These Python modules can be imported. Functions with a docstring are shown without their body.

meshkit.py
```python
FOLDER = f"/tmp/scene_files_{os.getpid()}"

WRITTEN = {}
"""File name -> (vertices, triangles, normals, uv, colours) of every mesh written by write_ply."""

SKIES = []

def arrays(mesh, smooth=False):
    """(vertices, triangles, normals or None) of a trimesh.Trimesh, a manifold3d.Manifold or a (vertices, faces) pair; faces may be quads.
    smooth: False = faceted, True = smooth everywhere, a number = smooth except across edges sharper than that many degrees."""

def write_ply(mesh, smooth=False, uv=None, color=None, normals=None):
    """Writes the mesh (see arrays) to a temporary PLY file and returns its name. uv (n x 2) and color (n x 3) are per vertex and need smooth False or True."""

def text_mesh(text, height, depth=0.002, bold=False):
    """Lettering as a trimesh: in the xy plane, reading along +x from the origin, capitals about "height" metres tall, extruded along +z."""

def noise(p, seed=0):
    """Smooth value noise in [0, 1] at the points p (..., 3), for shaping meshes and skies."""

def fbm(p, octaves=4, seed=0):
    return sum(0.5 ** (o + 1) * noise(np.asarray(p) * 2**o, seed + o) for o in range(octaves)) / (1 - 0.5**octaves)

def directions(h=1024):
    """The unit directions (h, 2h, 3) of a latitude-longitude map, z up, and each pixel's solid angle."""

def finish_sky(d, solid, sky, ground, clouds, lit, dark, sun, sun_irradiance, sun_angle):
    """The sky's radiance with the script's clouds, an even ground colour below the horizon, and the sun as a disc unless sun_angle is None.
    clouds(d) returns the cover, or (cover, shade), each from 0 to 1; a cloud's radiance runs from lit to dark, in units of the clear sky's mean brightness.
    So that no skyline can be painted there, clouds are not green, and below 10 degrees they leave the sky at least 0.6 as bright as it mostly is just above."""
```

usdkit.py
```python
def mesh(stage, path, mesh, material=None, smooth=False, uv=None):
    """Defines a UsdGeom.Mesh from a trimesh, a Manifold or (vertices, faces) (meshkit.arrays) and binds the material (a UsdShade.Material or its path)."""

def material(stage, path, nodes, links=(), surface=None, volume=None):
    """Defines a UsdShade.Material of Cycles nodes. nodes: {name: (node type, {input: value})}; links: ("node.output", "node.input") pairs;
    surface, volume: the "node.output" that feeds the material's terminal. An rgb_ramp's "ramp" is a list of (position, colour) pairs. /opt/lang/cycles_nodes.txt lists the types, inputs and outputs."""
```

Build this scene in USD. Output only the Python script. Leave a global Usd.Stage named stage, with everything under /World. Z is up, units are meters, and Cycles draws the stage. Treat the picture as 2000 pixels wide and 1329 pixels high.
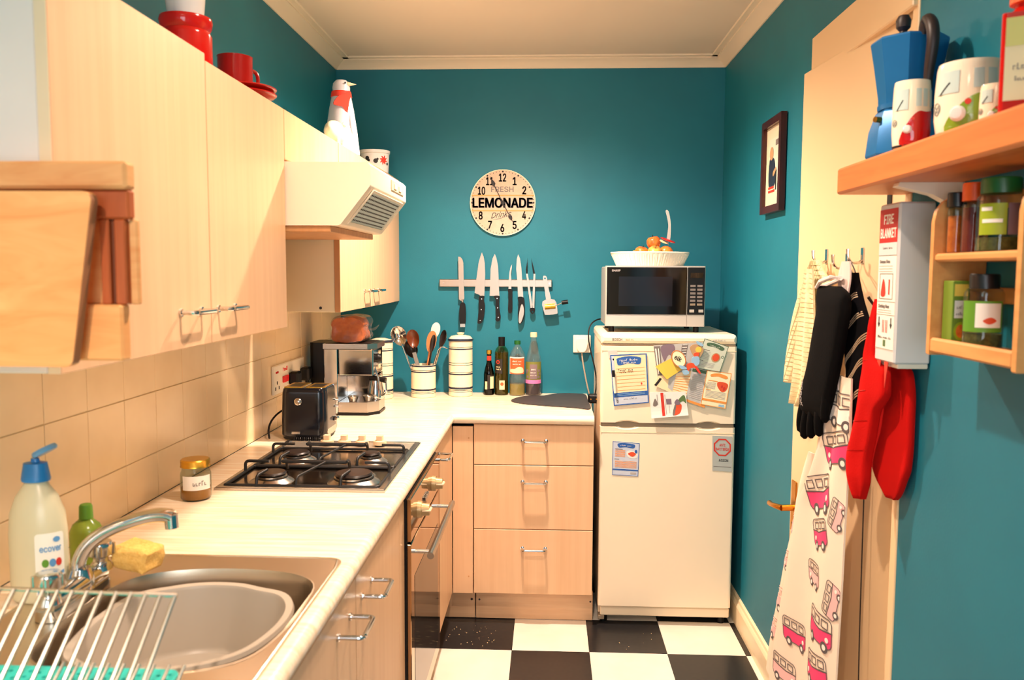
import math, numpy as np, trimesh, usdkit, meshkit
from pxr import Usd, UsdGeom, UsdLux, UsdShade, Gf, Sdf
from shapely.geometry import Polygon, Point, LineString, box as sbox
from shapely import affinity
from shapely.ops import unary_union

stage = Usd.Stage.CreateInMemory()
UsdGeom.SetStageUpAxis(stage, 'Z'); UsdGeom.SetStageMetersPerUnit(stage, 1.0)
UsdGeom.Xform.Define(stage, '/World'); UsdGeom.Scope.Define(stage, '/World/Looks')
PI = math.pi
rng = np.random.default_rng(7)

# ---------------------------------------------------------------- camera, daylight, lamps, exposure
FOC, PITCH, YAW, ROLL, EYE = 1615.0, -.082, -.0435, .0044, 1.4874
EXPOSURE = 0.38
LAMP_COL = (1.0, .745, .585)
LAMPS = [(-.14, 2.97, 15.0), (-.02, 1.62, 5.6), (-.45, -.30, 11.0)]      # flush ceiling lamps: x, y, strength
LAMP_R = .03; CONE, SOFT = 76.0, 1.0
DAY = 4.6
def camera():
    cp, sp, cy, sy, cr, sr = math.cos(PITCH), math.sin(PITCH), math.cos(YAW), math.sin(YAW), math.cos(ROLL), math.sin(ROLL)
    F = np.array([sy*cp, cy*cp, sp]); R = np.array([cy, -sy, 0]); U = np.cross(R, F)
    A = cr*R + sr*U; B = -sr*R + cr*U
    c = UsdGeom.Camera.Define(stage, '/World/camera')
    c.CreateHorizontalApertureAttr(36.0); c.CreateVerticalApertureAttr(36.0*1329/2000)
    c.CreateFocalLengthAttr(36.0*FOC/2000); c.CreateClippingRangeAttr(Gf.Vec2f(.02, 100))
    c.CreateFStopAttr(5.0); c.CreateFocusDistanceAttr(3.3); c.CreateExposureAttr(EXPOSURE)
    m = Gf.Matrix4d(*A, 0, *B, 0, *(-F), 0, 0, 0, EYE, 1)
    c.AddTransformOp().Set(m)
camera()
CEIL = 2.49
XL, XR, YB, YN = -1.02, .82, 3.995, -1.4
for i, (lx, ly, p) in enumerate(LAMPS):
    l = UsdLux.SphereLight.Define(stage, '/World/ceiling_lamp_light' + ('' if i == 0 else '_%03d' % i))
    l.CreateRadiusAttr(LAMP_R); l.CreateIntensityAttr(p/(LAMP_R**2)/PI*1.0); l.CreateColorAttr(Gf.Vec3f(*LAMP_COL))
    l.AddTranslateOp().Set(Gf.Vec3d(lx, ly, CEIL-.012-LAMP_R))
    sh_ = UsdLux.ShapingAPI.Apply(l.GetPrim()); sh_.CreateShapingConeAngleAttr(CONE); sh_.CreateShapingConeSoftnessAttr(SOFT)
w = UsdLux.RectLight.Define(stage, '/World/window_daylight')                      # daylight in the window of the wall behind the camera
w.CreateWidthAttr(1.0); w.CreateHeightAttr(1.1); w.CreateIntensityAttr(DAY); w.CreateColorAttr(Gf.Vec3f(.84, .93, 1.0))
w.AddTranslateOp().Set(Gf.Vec3d(-.1, YN+.02, 1.5)); w.AddRotateXOp().Set(90.0)
d = UsdLux.DomeLight.Define(stage, '/World/sky'); d.CreateIntensityAttr(.15); d.CreateColorAttr(Gf.Vec3f(.8, .9, 1.0))

# ---------------------------------------------------------------- helpers
def lin(c):
    c = np.asarray(c, float)/255.0
    return tuple(np.where(c <= .04045, c/12.92, ((c+.055)/1.055)**2.4))
MATS = {}
def M(name, rgb, rough=.5, metal=0., kind=None, **kw):
    """procedural material; kind adds grain / mottling / glass"""
    path = '/World/Looks/' + name
    col = lin(rgb)
    n = {'p': ('principled_bsdf', {'base_color': col, 'roughness': rough, 'metallic': metal, **({'specular_ior_level': .12} if name.startswith('cloth') else {}), **kw.get('p', {})})}
    L = []
    g = kw.get
    if kind in ('noise', 'wood', 'bump'):
        n['g'] = ('geometry', {}) if g('world', True) else ('texture_coordinate', {})
        n['m'] = ('mapping', {'scale': g('scale', (8, 8, 8))})
        n['t'] = ('noise_texture', {'scale': 1.0, 'detail': g('detail', 4.0), 'roughness': g('nr', .55), 'distortion': g('dist', 0.0)})
        L += [('g.position' if g('world', True) else 'g.object', 'm.vector'), ('m.vector', 't.vector')]
        if kind != 'bump':
            n['r'] = ('rgb_ramp', {'ramp': [(g('lo', .3), lin(g('c2'))), (g('hi', .7), col)]})
            L += [('t.fac', 'r.fac'), ('r.color', 'p.base_color')]
        if g('bump'):
            n['b'] = ('bump', {'strength': g('bump'), 'distance': g('bd', .002)})
            n['m2'] = ('mapping', {'scale': g('bscale', g('scale', (8, 8, 8)))})
            n['t2'] = ('noise_texture', {'scale': 1.0, 'detail': 3.0})
            L += [('g.position' if g('world', True) else 'g.object', 'm2.vector'), ('m2.vector', 't2.vector'), ('t2.fac', 'b.height'), ('b.normal', 'p.normal')]
    MATS[name] = usdkit.material(stage, path, n, L, surface='p.BSDF')
    return name
def glassy(name, rgb, ior=1.45, rough=.03, haze=0.0):
    """thin clear shell: transparent tinted + fresnel gloss, so that light passes"""
    n = {'t': ('transparent_bsdf', {'color': lin(rgb)}), 'g': ('glossy_bsdf', {'color': (1, 1, 1), 'roughness': rough}), 'f': ('layer_weight', {'blend': .5}), 'm': ('mix_closure', {}),
         'q': ('math', {'math_type': 'power', 'value2': 3.0}), 'k': ('math', {'math_type': 'multiply_add', 'value2': .5, 'value3': .03}), 'd': ('diffuse_bsdf', {'color': (.8, .8, .78)}), 'h': ('mix_closure', {'fac': haze})}
    MATS[name] = usdkit.material(stage, '/World/Looks/'+name, n, [('f.facing', 'q.value1'), ('q.value', 'k.value1'), ('k.value', 'm.fac'), ('t.BSDF', 'h.closure1'), ('d.BSDF', 'h.closure2'), ('h.closure', 'm.closure1'), ('g.BSDF', 'm.closure2')], surface='m.closure')
    return name
cat = lambda *a: trimesh.util.concatenate([x for y in a for x in (y if isinstance(y, (list, tuple)) else [y])])
def T(m, t=(0, 0, 0), rz=0, rx=0, ry=0, s=1):
    m = m.copy()
    if np.ndim(s) or s != 1: m.apply_transform(np.diag([*(np.ones(3)*s), 1]))
    for a, ax in ((rx, (1, 0, 0)), (ry, (0, 1, 0)), (rz, (0, 0, 1))):
        if a: m.apply_transform(trimesh.transformations.rotation_matrix(a, ax))
    m.apply_translation(t); return m
def box(x0, x1, y0, y1, z0, z1, b=.002):
    x0, x1 = sorted((x0, x1)); y0, y1 = sorted((y0, y1)); z0, z1 = sorted((z0, z1))
    b = min(b, (x1-x0)*.45, (y1-y0)*.45, (z1-z0)*.45)
    if b <= 0:
        return T(trimesh.creation.box((x1-x0, y1-y0, z1-z0)), ((x0+x1)/2, (y0+y1)/2, (z0+z1)/2))
    P = []
    for X in (0, 1):
        for Y in (0, 1):
            for Z in (0, 1):
                c = np.array([x1-b if X else x0+b, y1-b if Y else y0+b, z1-b if Z else z0+b]); s = np.array([1 if X else -1, 1 if Y else -1, 1 if Z else -1])
                for k in range(3):
                    P.append(c + s*b*np.eye(3)[k])
                if b > .004:
                    P.append(c + s*b*.577)
    return trimesh.convex.convex_hull(np.array(P))
def rbox(x0, x1, y0, y1, z0, z1, r, n=8):
    """box with rounded vertical edges"""
    p = sbox(x0+r, y0+r, x1-r, y1-r).buffer(r, quad_segs=n)
    return T(trimesh.creation.extrude_polygon(p, z1-z0, engine='earcut'), (0, 0, z0))
def cyl(p0, p1, r, r1=None, n=24):
    return tube([p0, p1], [r, r if r1 is None else r1], n)
def tube(path, r, n=12, closed=False, smooth=0):
    p = np.asarray(path, float)
    if smooth:
        from scipy.interpolate import CubicSpline
        t = np.r_[0, np.cumsum(np.linalg.norm(np.diff(p, axis=0), axis=1))]
        rr = np.broadcast_to(r, (len(p),)); tt = np.linspace(0, t[-1], smooth)
        p, r = CubicSpline(t, p)(tt), np.interp(tt, t, rr)
    k = len(p); r = np.broadcast_to(r, (k,))
    tan = np.roll(p, -1, 0)-np.roll(p, 1, 0) if closed else np.gradient(p, axis=0)
    tan = tan/(np.linalg.norm(tan, axis=1, keepdims=True)+1e-12)
    a = np.cross(tan[0], [0, 0, 1.0] if abs(tan[0][2]) < .9 else [1.0, 0, 0]); a /= np.linalg.norm(a)
    V = []; an = np.arange(n)*2*PI/n
    for i in range(k):
        a = a-tan[i]*(a@tan[i]); a /= np.linalg.norm(a); b = np.cross(tan[i], a)
        V.append(p[i]+r[i]*(np.cos(an)[:, None]*a+np.sin(an)[:, None]*b))
    V = np.vstack(V); F = []
    for i in range(k if closed else k-1):
        o, q = i*n, ((i+1) % k)*n
        for j in range(n):
            j2 = (j+1) % n
            F += [(o+j, o+j2, q+j2), (o+j, q+j2, q+j)]
    if not closed:
        V = np.vstack([V, p[0], p[-1]]); c0, c1 = len(V)-2, len(V)-1
        for j in range(n):
            j2 = (j+1) % n
            F += [(c0, j2, j), (c1, (k-1)*n+j, (k-1)*n+j2)]
    return trimesh.Trimesh(V, F, process=False)
def fillet(pts, r, n=5):
    """polyline with its corners rounded"""
    P = [np.asarray(p, float) for p in pts]; out = [P[0]]
    for a, b, c in zip(P, P[1:], P[2:]):
        u, v = (a-b)/np.linalg.norm(a-b), (c-b)/np.linalg.norm(c-b)
        q = min(r, np.linalg.norm(a-b)*.49, np.linalg.norm(c-b)*.49)
        for t in np.linspace(0, 1, n):
            out.append((b+u*q)*(1-t)**2+2*b*t*(1-t)+(b+v*q)*t*t)
    return np.array(out+[P[-1]])
def lathe(prof, c=(0, 0, 0), n=40, sx=1, sy=1):
    """profile of (radius, z); closed at the axis where radius is 0"""
    P = np.asarray(prof, float); k = len(P); an = np.arange(n)*2*PI/n
    V = np.stack([np.stack([r*np.cos(an)*sx, r*np.sin(an)*sy, np.full(n, z)], 1) for r, z in P]).reshape(-1, 3); F = []
    for i in range(k-1):
        for j in range(n):
            j2 = (j+1) % n; a, b, c2, d2 = i*n+j, i*n+j2, (i+1)*n+j2, (i+1)*n+j
            if P[i][0] > 1e-9: F.append((a, b, c2))
            if P[i+1][0] > 1e-9: F.append((a, c2, d2))
    m = trimesh.Trimesh(V, F, process=False); m.merge_vertices(); m.apply_translation(c); return m
def prism(poly, d, b=0):
    gs = getattr(poly, 'geoms', [poly])
    return cat([trimesh.creation.extrude_polygon(g, d, engine='earcut') for g in gs if g.area > 1e-9])
def put(m, o, ux, uy):
    """local x, y, z -> ux, uy, ux x uy at o"""
    ux, uy = np.array(ux, float), np.array(uy, float); uz = np.cross(ux, uy)
    m = m.copy(); m.vertices = np.asarray(o)+m.vertices@np.array([ux, uy, uz]); return m
def text(s, h, d=.0006, bold=False, w=None, cx=0, cy=0):
    """lettering centred at cx, cy in the xy plane"""
    m = meshkit.text_mesh(s, h, d, bold); b = m.bounds
    m.apply_translation((-(b[0][0]+b[1][0])/2, -h/2, 0))
    if w: m.apply_transform(np.diag([w/(b[1][0]-b[0][0]), 1, 1, 1]))
    m.apply_translation((cx, cy, 0)); return m
def script(k, h, d=.0006, bold=False, w=None, cx=0, cy=0):
    """small print too fine to be read: a line of k letter-like strokes, centred at cx, cy"""
    r = np.random.default_rng(k*31+int(h*1e5)); w = w or k*h*.6; e = w/k; G = []
    for i in range(k):
        if i and i % 6 == 5: continue
        x = -w/2+i*e; q = h*r.choice([.6, .62, .65, .95]); t = min(e*.24, h*.16)
        G += [sbox(x, 0, x+t, q), sbox(x, (z := float(r.choice([0, q-t, q*.45]))), x+e*.72, z+t)]
        if r.random() < .55: G.append(sbox(x+e*.72-t, 0, x+e*.72, q*float(r.choice([.6, 1.0]))))
    return T(prism(unary_union(G), d), (cx, cy-h/2, 0))
def smooth_poly(pts, n=8):
    """closed Catmull-Rom outline"""
    P = np.asarray(pts, float); out = []
    for i in range(len(P)):
        a, b, c, e = P[i-1], P[i], P[(i+1) % len(P)], P[(i+2) % len(P)]
        for t in np.linspace(0, 1, n, endpoint=False):
            out.append(.5*((2*b)+(-a+c)*t+(2*a-5*b+4*c-e)*t*t+(-a+3*b-3*c+e)*t**3))
    return Polygon(out).buffer(0)
def wrap(m, cx, cy, r, a0, z0=0):
    """flat mesh (x along, y up, z out) bent round a vertical cylinder"""
    m = sub(m, .008 if callable(r) else max(.006, r*.18)); v = m.vertices; rr = (r(v[:, 1]) if callable(r) else r); r0 = rr if np.ndim(rr) == 0 else np.mean(rr)
    a = a0+v[:, 0]/r0; q = rr+v[:, 2]
    m.vertices = np.stack([cx+q*np.cos(a), cy+q*np.sin(a), z0+v[:, 1]], 1); return m
def sub(m, e):
    v, f = trimesh.remesh.subdivide_to_size(m.vertices, m.faces, e, max_iter=12); return trimesh.Trimesh(v, f, process=False)
def ball(c, r, n=2, s=(1, 1, 1)):
    return T(trimesh.creation.icosphere(n, r), c, s=np.array(s, float))
def union(a, *bs):
    import manifold3d as mf
    to = lambda m: mf.Manifold(mf.Mesh(np.asarray(m.vertices, np.float32), np.asarray(m.faces, np.uint32)))
    r = to(a)
    for b in bs: r = r+to(b)
    q = r.to_mesh(); return trimesh.Trimesh(q.vert_properties[:, :3], q.tri_verts, process=False)
def cut(a, *bs):
    import manifold3d as mf
    def to(m):
        m = m.copy(); m.merge_vertices(); m.fix_normals() if not m.is_winding_consistent or m.volume < 0 else None
        return mf.Manifold(mf.Mesh(np.asarray(m.vertices, np.float32), np.asarray(m.faces, np.uint32)))
    r = to(a)
    for b in bs: r = r-to(b)
    q = r.to_mesh(); return trimesh.Trimesh(q.vert_properties[:, :3], q.tri_verts, process=False)
USED = {}
def num(parent, name):
    k = parent+'/'+name; i = USED.get(k, -1)+1; USED[k] = i
    return k if i == 0 else k+'_%03d' % i
def key(prim, **kw):
    for k, v in kw.items():
        if v: prim.SetCustomDataByKey(k, v)
def thing(name, label, category, group=None):
    p = num('/World', name); x = UsdGeom.Xform.Define(stage, p).GetPrim(); key(x, label=label, category=category, group=group); return p
def part(parent, name, mesh, mat, label=None, smooth=35, kind=None):
    p = num(parent, name)
    m = usdkit.mesh(stage, p, mesh if not isinstance(mesh, (list, tuple)) else cat(mesh), MATS[mat], smooth=smooth)
    key(m.GetPrim(), label=label, kind=kind); return p
def solo(name, mesh, mat, label, category, group=None, kind=None, smooth=35):
    p = part('/World', name, mesh, mat, label, smooth, kind); key(stage.GetPrimAtPath(p), category=category, group=group); return p
def struct(name, mesh, mat, label=None, smooth=35):
    p = part('/World', name, mesh, mat, label, smooth, 'structure'); return p
def place(path, o, X=(1, 0, 0), Y=(0, 1, 0)):
    """pivot of a thing built round its own origin"""
    X, Y = np.array(X, float), np.array(Y, float); X /= np.linalg.norm(X); Y /= np.linalg.norm(Y); Z = np.cross(X, Y)
    UsdGeom.Xformable(stage.GetPrimAtPath(path)).AddTransformOp().Set(Gf.Matrix4d(*X, 0, *Y, 0, *Z, 0, *map(float, o), 1))

# ---------------------------------------------------------------- materials
M('teal', (10, 120, 142), .55, 0, 'noise', c2=(8, 111, 133), scale=(3, 3, 3), bump=.25, bscale=(220, 220, 220), bd=.001)
M('ceiling_paint', (232, 218, 196), .8, 0, 'bump', bump=.3, bscale=(60, 60, 60), bd=.001)
M('gloss_cream', (238, 206, 162), .35)
M('cornice_paint', (244, 230, 204), .5)
M('skirting', (246, 228, 190), .35)
M('rear_paint', (225, 205, 170), .8)
M('tile_cream', (248, 222, 180), .22, 0, 'noise', c2=(242, 214, 170), scale=(9, 9, 9), bump=.1, bscale=(25, 25, 25), bd=.002)
M('grout', (216, 188, 142), .9)
M('vinyl_black', (30, 30, 33), .3, 0, 'noise', c2=(38, 37, 38), scale=(60, 60, 60))
M('vinyl_white', (243, 236, 224), .3, 0, 'noise', c2=(236, 226, 210), scale=(5, 5, 5))
for nm, a, b in (('beech', (238, 196, 154), (231, 186, 143)), ('beech_low', (238, 196, 154), (231, 186, 143))):
    M(nm, a, .38, 0, 'wood', c2=b, scale=(42, 42, 1.6), detail=5, lo=.32, hi=.68)
M('beech_edge', (205, 150, 96), .5, 0, 'wood', c2=(190, 132, 80), scale=(40, 40, 2))
M('carcass', (240, 222, 184), .4)
M('worktop', (252, 238, 216), .3, 0, 'wood', c2=(240, 213, 178), scale=(5, 70, 30), detail=6, lo=.36, hi=.62, dist=.4)
M('plinth', (228, 190, 150), .45, 0, 'wood', c2=(214, 172, 132), scale=(3, 40, 60), detail=5)
M('shelf_pine', (216, 132, 66), .4, 0, 'wood', c2=(196, 104, 44), scale=(30, 2.5, 30), detail=5, dist=.6)
M('rack_pine', (226, 164, 98), .45, 0, 'wood', c2=(208, 140, 76), scale=(30, 6, 30), detail=5)
M('board_maple', (244, 184, 116), .5, 0, 'wood', c2=(228, 152, 84), scale=(6, 3.5, 26), detail=6, dist=1.0)
M('board_rim', (236, 182, 120), .5, 0, 'wood', c2=(216, 146, 84), scale=(8, 4, 30), detail=6, dist=.8)
M('board_red', (192, 100, 48), .5, 0, 'wood', c2=(160, 74, 32), scale=(40, 40, 4), detail=5)
M('board_edge', (164, 112, 76), .6)
M('board_dark', (112, 56, 26), .6)
M('hood_enamel', (247, 232, 205), .3)
M('white_enamel', (244, 226, 196), .28)
M('white_door', (247, 231, 204), .33)
M('grey_seal', (140, 125, 105), .6)
M('chrome', (214, 212, 210), .10, 1.0); M('rack_wire', (222, 216, 206), .22, 1.0)
M('steel', (190, 184, 176), .24, 1.0, 'bump', bump=.05, bscale=(300, 20, 300), bd=.0005)
M('steel_sink', (212, 198, 178), .32, 1.0, 'bump', bump=.08, bscale=(15, 260, 260), bd=.0006)
M('steel_hob', (160, 146, 130), .14, 1.0); M('steel_bright', (232, 222, 206), .4, 1.0)
M('steel_blade', (186, 170, 154), .32, 1.0)
M('silver_paint', (196, 190, 182), .35, .35)
M('brass', (214, 150, 60), .25, 1.0)
M('gold', (226, 178, 70), .3, 1.0)
M('black_plastic', (11, 10, 11), .42, p={'specular_ior_level': .3})
M('black_gloss', (10, 10, 11), .07)
M('black_iron', (22, 21, 21), .45)
M('cream_knob', (232, 204, 166), .45)
M('knob_olive', (176, 146, 100), .35, .3)
M('white_plastic', (246, 236, 216), .35)
M('grey_white', (226, 224, 220), .5)
M('panel_white', (236, 232, 222), .45)
M('red_glaze', (196, 26, 18), .14)
M('red_enamel', (176, 22, 14), .2)
M('white_glaze', (226, 222, 218), .15)
M('white_glaze2', (208, 204, 210), .35)
M('cream_glaze', (250, 233, 200), .18)
M('navy', (42, 48, 66), .3)
M('toaster_black', (18, 20, 28), .12)
M('bread', (206, 112, 58), .75, 0, 'noise', c2=(178, 86, 40), scale=(60, 60, 60))
M('brown_melamine', (104, 48, 20), .3)
M('utensil_dark', (34, 24, 22), .3)
M('wood_spoon', (196, 124, 72), .6)
M('apple_red', (206, 74, 36), .25, 0, 'noise', c2=(226, 170, 70), scale=(26, 26, 10), lo=.25, hi=.6)
M('apple_yellow', (232, 190, 92), .3, 0, 'noise', c2=(214, 120, 60), scale=(24, 24, 24))
M('dish_white', (250, 240, 220), .3)
M('clock_face', (206, 184, 160), .2, 0, 'noise', c2=(198, 172, 146), scale=(30, 30, 30))
M('clock_band', (205, 150, 80), .35)
M('ink', (26, 24, 26), .6)
M('ink_grey', (120, 112, 108), .6)
M('ink_light', (176, 170, 168), .6)
M('slate', (52, 50, 52), .55, 0, 'noise', c2=(64, 60, 60), scale=(30, 30, 30))
M('mat_teal', (34, 190, 182), .4)
M('bowl_grey', (176, 166, 152), .35)
M('sponge', (240, 196, 110), .95, 0, 'noise', c2=(224, 172, 84), scale=(160, 160, 160), bump=.8, bscale=(240, 240, 240), bd=.002)
M('frame_wood', (78, 22, 10), .3, 0, 'wood', c2=(52, 12, 6), scale=(40, 40, 4))
M('mount', (226, 212, 184), .7)
M('paper', (236, 232, 226), .7); M('paper_cream', (248, 236, 196), .7); M('paper_warm', (250, 222, 178), .7)
M('paper_blue', (196, 206, 222), .7); M('blue_print', (38, 92, 168), .6); M('green_print', (74, 104, 78), .6); M('orange_print', (236, 150, 70), .6)
M('paper_green', (208, 214, 196), .7); M('paper_grey', (186, 186, 184), .7)
M('red_print', (206, 52, 34), .6); M('sky_print', (150, 190, 220), .6); M('tan_print', (188, 150, 108), .6); M('pink_print', (232, 196, 190), .6)
M('purple_grey', (126, 108, 122), .6); M('fruit_print', (222, 80, 40), .6); M('yellow_print', (238, 200, 80), .6); M('leaf_print', (90, 120, 70), .6)
M('sign_grey', (176, 182, 178), .5)
M('van_pink', (226, 62, 116), .8); M('van_pale', (240, 188, 186), .8); M('van_line', (92, 84, 84), .8); M('van_white', (246, 236, 226), .8)
M('cloth_apron', (243, 224, 204), .9, 0, 'bump', bump=.2, bscale=(500, 500, 500), bd=.001)
M('cloth_strap', (224, 206, 200), .9)
M('cloth_black', (7, 7, 8), .95, 0, 'bump', bump=.4, bscale=(300, 300, 300), bd=.001)
M('cloth_navy', (10, 9, 14), .95, 0, 'bump', bump=.4, bscale=(400, 400, 400), bd=.001)
M('cloth_stripe', (214, 190, 158), .95)
M('cloth_red', (196, 18, 14), .95, 0, 'bump', bump=.5, bscale=(260, 260, 260), bd=.001)
M('ribbon_red', (226, 60, 40), .7)
M('towel_line', (206, 192, 150), .95)
M('towel', (240, 226, 186), .95, 0, 'noise', c2=(226, 208, 160), scale=(40, 40, 40), bump=.5, bscale=(400, 400, 400), bd=.001)
M('moka_blue', (16, 106, 168), .35, .25); M('handle_brown', (38, 24, 24), .45)
M('mug_cream', (244, 230, 204), .12); M('mug_red', (186, 22, 20), .12); M('mug_green', (128, 160, 40), .12); M('label_lime', (210, 206, 120), .5); M('mug_glass', (196, 214, 208), .15); M('mug_grey', (150, 148, 140), .2)
M('spice_orange', (226, 118, 30), .8, 0, 'noise', c2=(200, 90, 20), scale=(120, 120, 120)); M('spice_red', (120, 26, 12), .8); M('spice_green', (104, 104, 48), .9, 0, 'noise', c2=(70, 66, 30), scale=(160, 160, 160))
M('cap_orange', (240, 92, 20), .4); M('cap_green', (22, 92, 34), .35); M('cap_black', (16, 16, 20), .35); M('label_green', (150, 170, 20), .5); M('label_green2', (92, 148, 36), .5); M('box_green', (110, 140, 40), .5)
M('fire_red', (196, 34, 26), .5); M('fire_white', (244, 240, 228), .5); M('fire_grey', (214, 216, 216), .45)
M('soap_body', (226, 220, 186), .3, p={'transmission_weight': .25}); M('soap_cap', (40, 130, 200), .35); M('soap_cap2', (110, 170, 216), .35); M('soap_label', (240, 238, 226), .4); M('soap_blue', (92, 150, 200), .4)
M('liquid_green', (160, 190, 70), .2, p={'transmission_weight': .5})
M('honey', (206, 132, 30), .2, 0, p={'transmission_weight': .35}); M('honey_dark', (170, 110, 20), .25)
M('oil', (120, 96, 10), .1, p={'transmission_weight': .6}); M('oil_pale', (200, 176, 60), .1, p={'transmission_weight': .6}); M('soy', (22, 12, 12), .1); M('juice', (40, 12, 22), .1)
M('label_cream', (236, 222, 176), .5); M('label_orange', (232, 96, 50), .5); M('label_white', (240, 236, 228), .5); M('label_pink', (216, 128, 190), .5); M('label_mauve', (130, 112, 116), .5); M('label_dark', (36, 30, 24), .5); M('label_olive', (120, 124, 56), .5)
M('cable_grey', (180, 168, 150), .5)
M('socket_red', (230, 40, 40), .4)
M('lamp_glow', (255, 240, 210), .5, p={'emission_color': (1, .8, .55), 'emission_strength': 30.0})
M('filter', (196, 206, 200), .3, .0); M('slot_dark', (40, 36, 34), .7)
M('crumb', (226, 200, 150), .9)
M('window_pane', (210, 225, 240), .2, p={'emission_color': (.7, .85, 1), 'emission_strength': 1.0})
glassy('clear', (240, 244, 242), haze=.05); glassy('clear_green', (206, 214, 170)); glassy('clear_dark', (110, 90, 60)); glassy('film', (240, 238, 232), 1.35, .15, .02); glassy('picture_glass', (250, 250, 250), 1.3)
glassy('jar_glass', (225, 232, 226)); M('feather', (244, 242, 236), .8, p={'alpha': .55})

# ---------------------------------------------------------------- room shell
TH = .12
struct('wall_back', box(XL-TH, XR+.25, YB, YB+TH, -.1, CEIL+.1, 0), 'teal', 'deep teal painted end wall of the kitchen', False)
wl = struct('wall_left', box(XL-TH, XL, YN, YB, -.1, CEIL+.1, 0), 'teal', 'teal painted wall with cream tiles under the wall cabinets', False)
# right wall: teal, with the doorway between y=1.97 and 2.62
DOOR_Y0, DOOR_Y1, DOOR_TOP = 1.955, 2.60, 2.10
struct('wall_right', cat(box(XR, XR+.12, YN, DOOR_Y0, -.1, CEIL+.1, 0), box(XR, XR+.12, DOOR_Y1, YB, -.1, CEIL+.1, 0), box(XR, XR+.12, DOOR_Y0, DOOR_Y1, DOOR_TOP, CEIL+.1, 0), box(XR+.12, XR+.25, DOOR_Y0-.3, DOOR_Y1+.3, -.1, CEIL+.1, 0)), 'teal', 'teal painted wall around the cream door', False)
struct('ceiling', box(XL-TH, XR+.25, YN-TH, YB+TH, CEIL, CEIL+.1, 0), 'ceiling_paint', 'flat off-white ceiling', False)
wr = struct('wall_rear', cat(box(XL-TH, -.75, YN-TH, YN, -.1, CEIL+.1, 0), box(.55, XR+.25, YN-TH, YN, -.1, CEIL+.1, 0), box(-.75, .55, YN-TH, YN, -.1, .9, 0), box(-.75, .55, YN-TH, YN, 2.1, CEIL+.1, 0)), 'rear_paint', 'cream wall with a window behind the viewer', False)
w1 = struct('window_1', cat(box(-.75, -.70, YN-.1, YN-.04, .9, 2.1), box(.5, .55, YN-.1, YN-.04, .9, 2.1), box(-.7, .5, YN-.1, YN-.04, .9, .95), box(-.7, .5, YN-.1, YN-.04, 2.05, 2.1), box(-.12, -.08, YN-.1, YN-.04, .95, 2.05)), 'gloss_cream', 'white window frame')
part(w1, 'pane', box(-.7, .5, YN-.08, YN-.07, .95, 2.05, 0), 'window_pane')
# cornice
def sweep(prof, p0, p1, inward):
    p0, p1, inward = map(lambda q: np.array(q, float), (p0, p1, inward)); k = len(prof)
    V = np.vstack([[q+inward*a+np.array([0, 0, b]) for a, b in prof] for q in (p0, p1)]); F = []
    for i in range(k):
        j = (i+1) % k; F += [(i, j, k+j), (i, k+j, k+i)]
    c = trimesh.creation.triangulate_polygon(Polygon(prof), engine='earcut')[1]
    m = trimesh.Trimesh(V, np.vstack([F, c, c[:, ::-1]+k]), process=False); m.fix_normals(); return m
CP = [(0, 0), (0, -.045), (.006, -.045), (.012, -.036), (.028, -.022), (.045, -.014), (.05, -.012), (.05, -.006), (.075, -.006), (.078, 0)]
struct('trim_1', sweep(CP, (XL, YB, CEIL), (XR, YB, CEIL), (0, -1, 0)), 'cornice_paint', 'cream moulded cornice over the end wall', 20)
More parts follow.
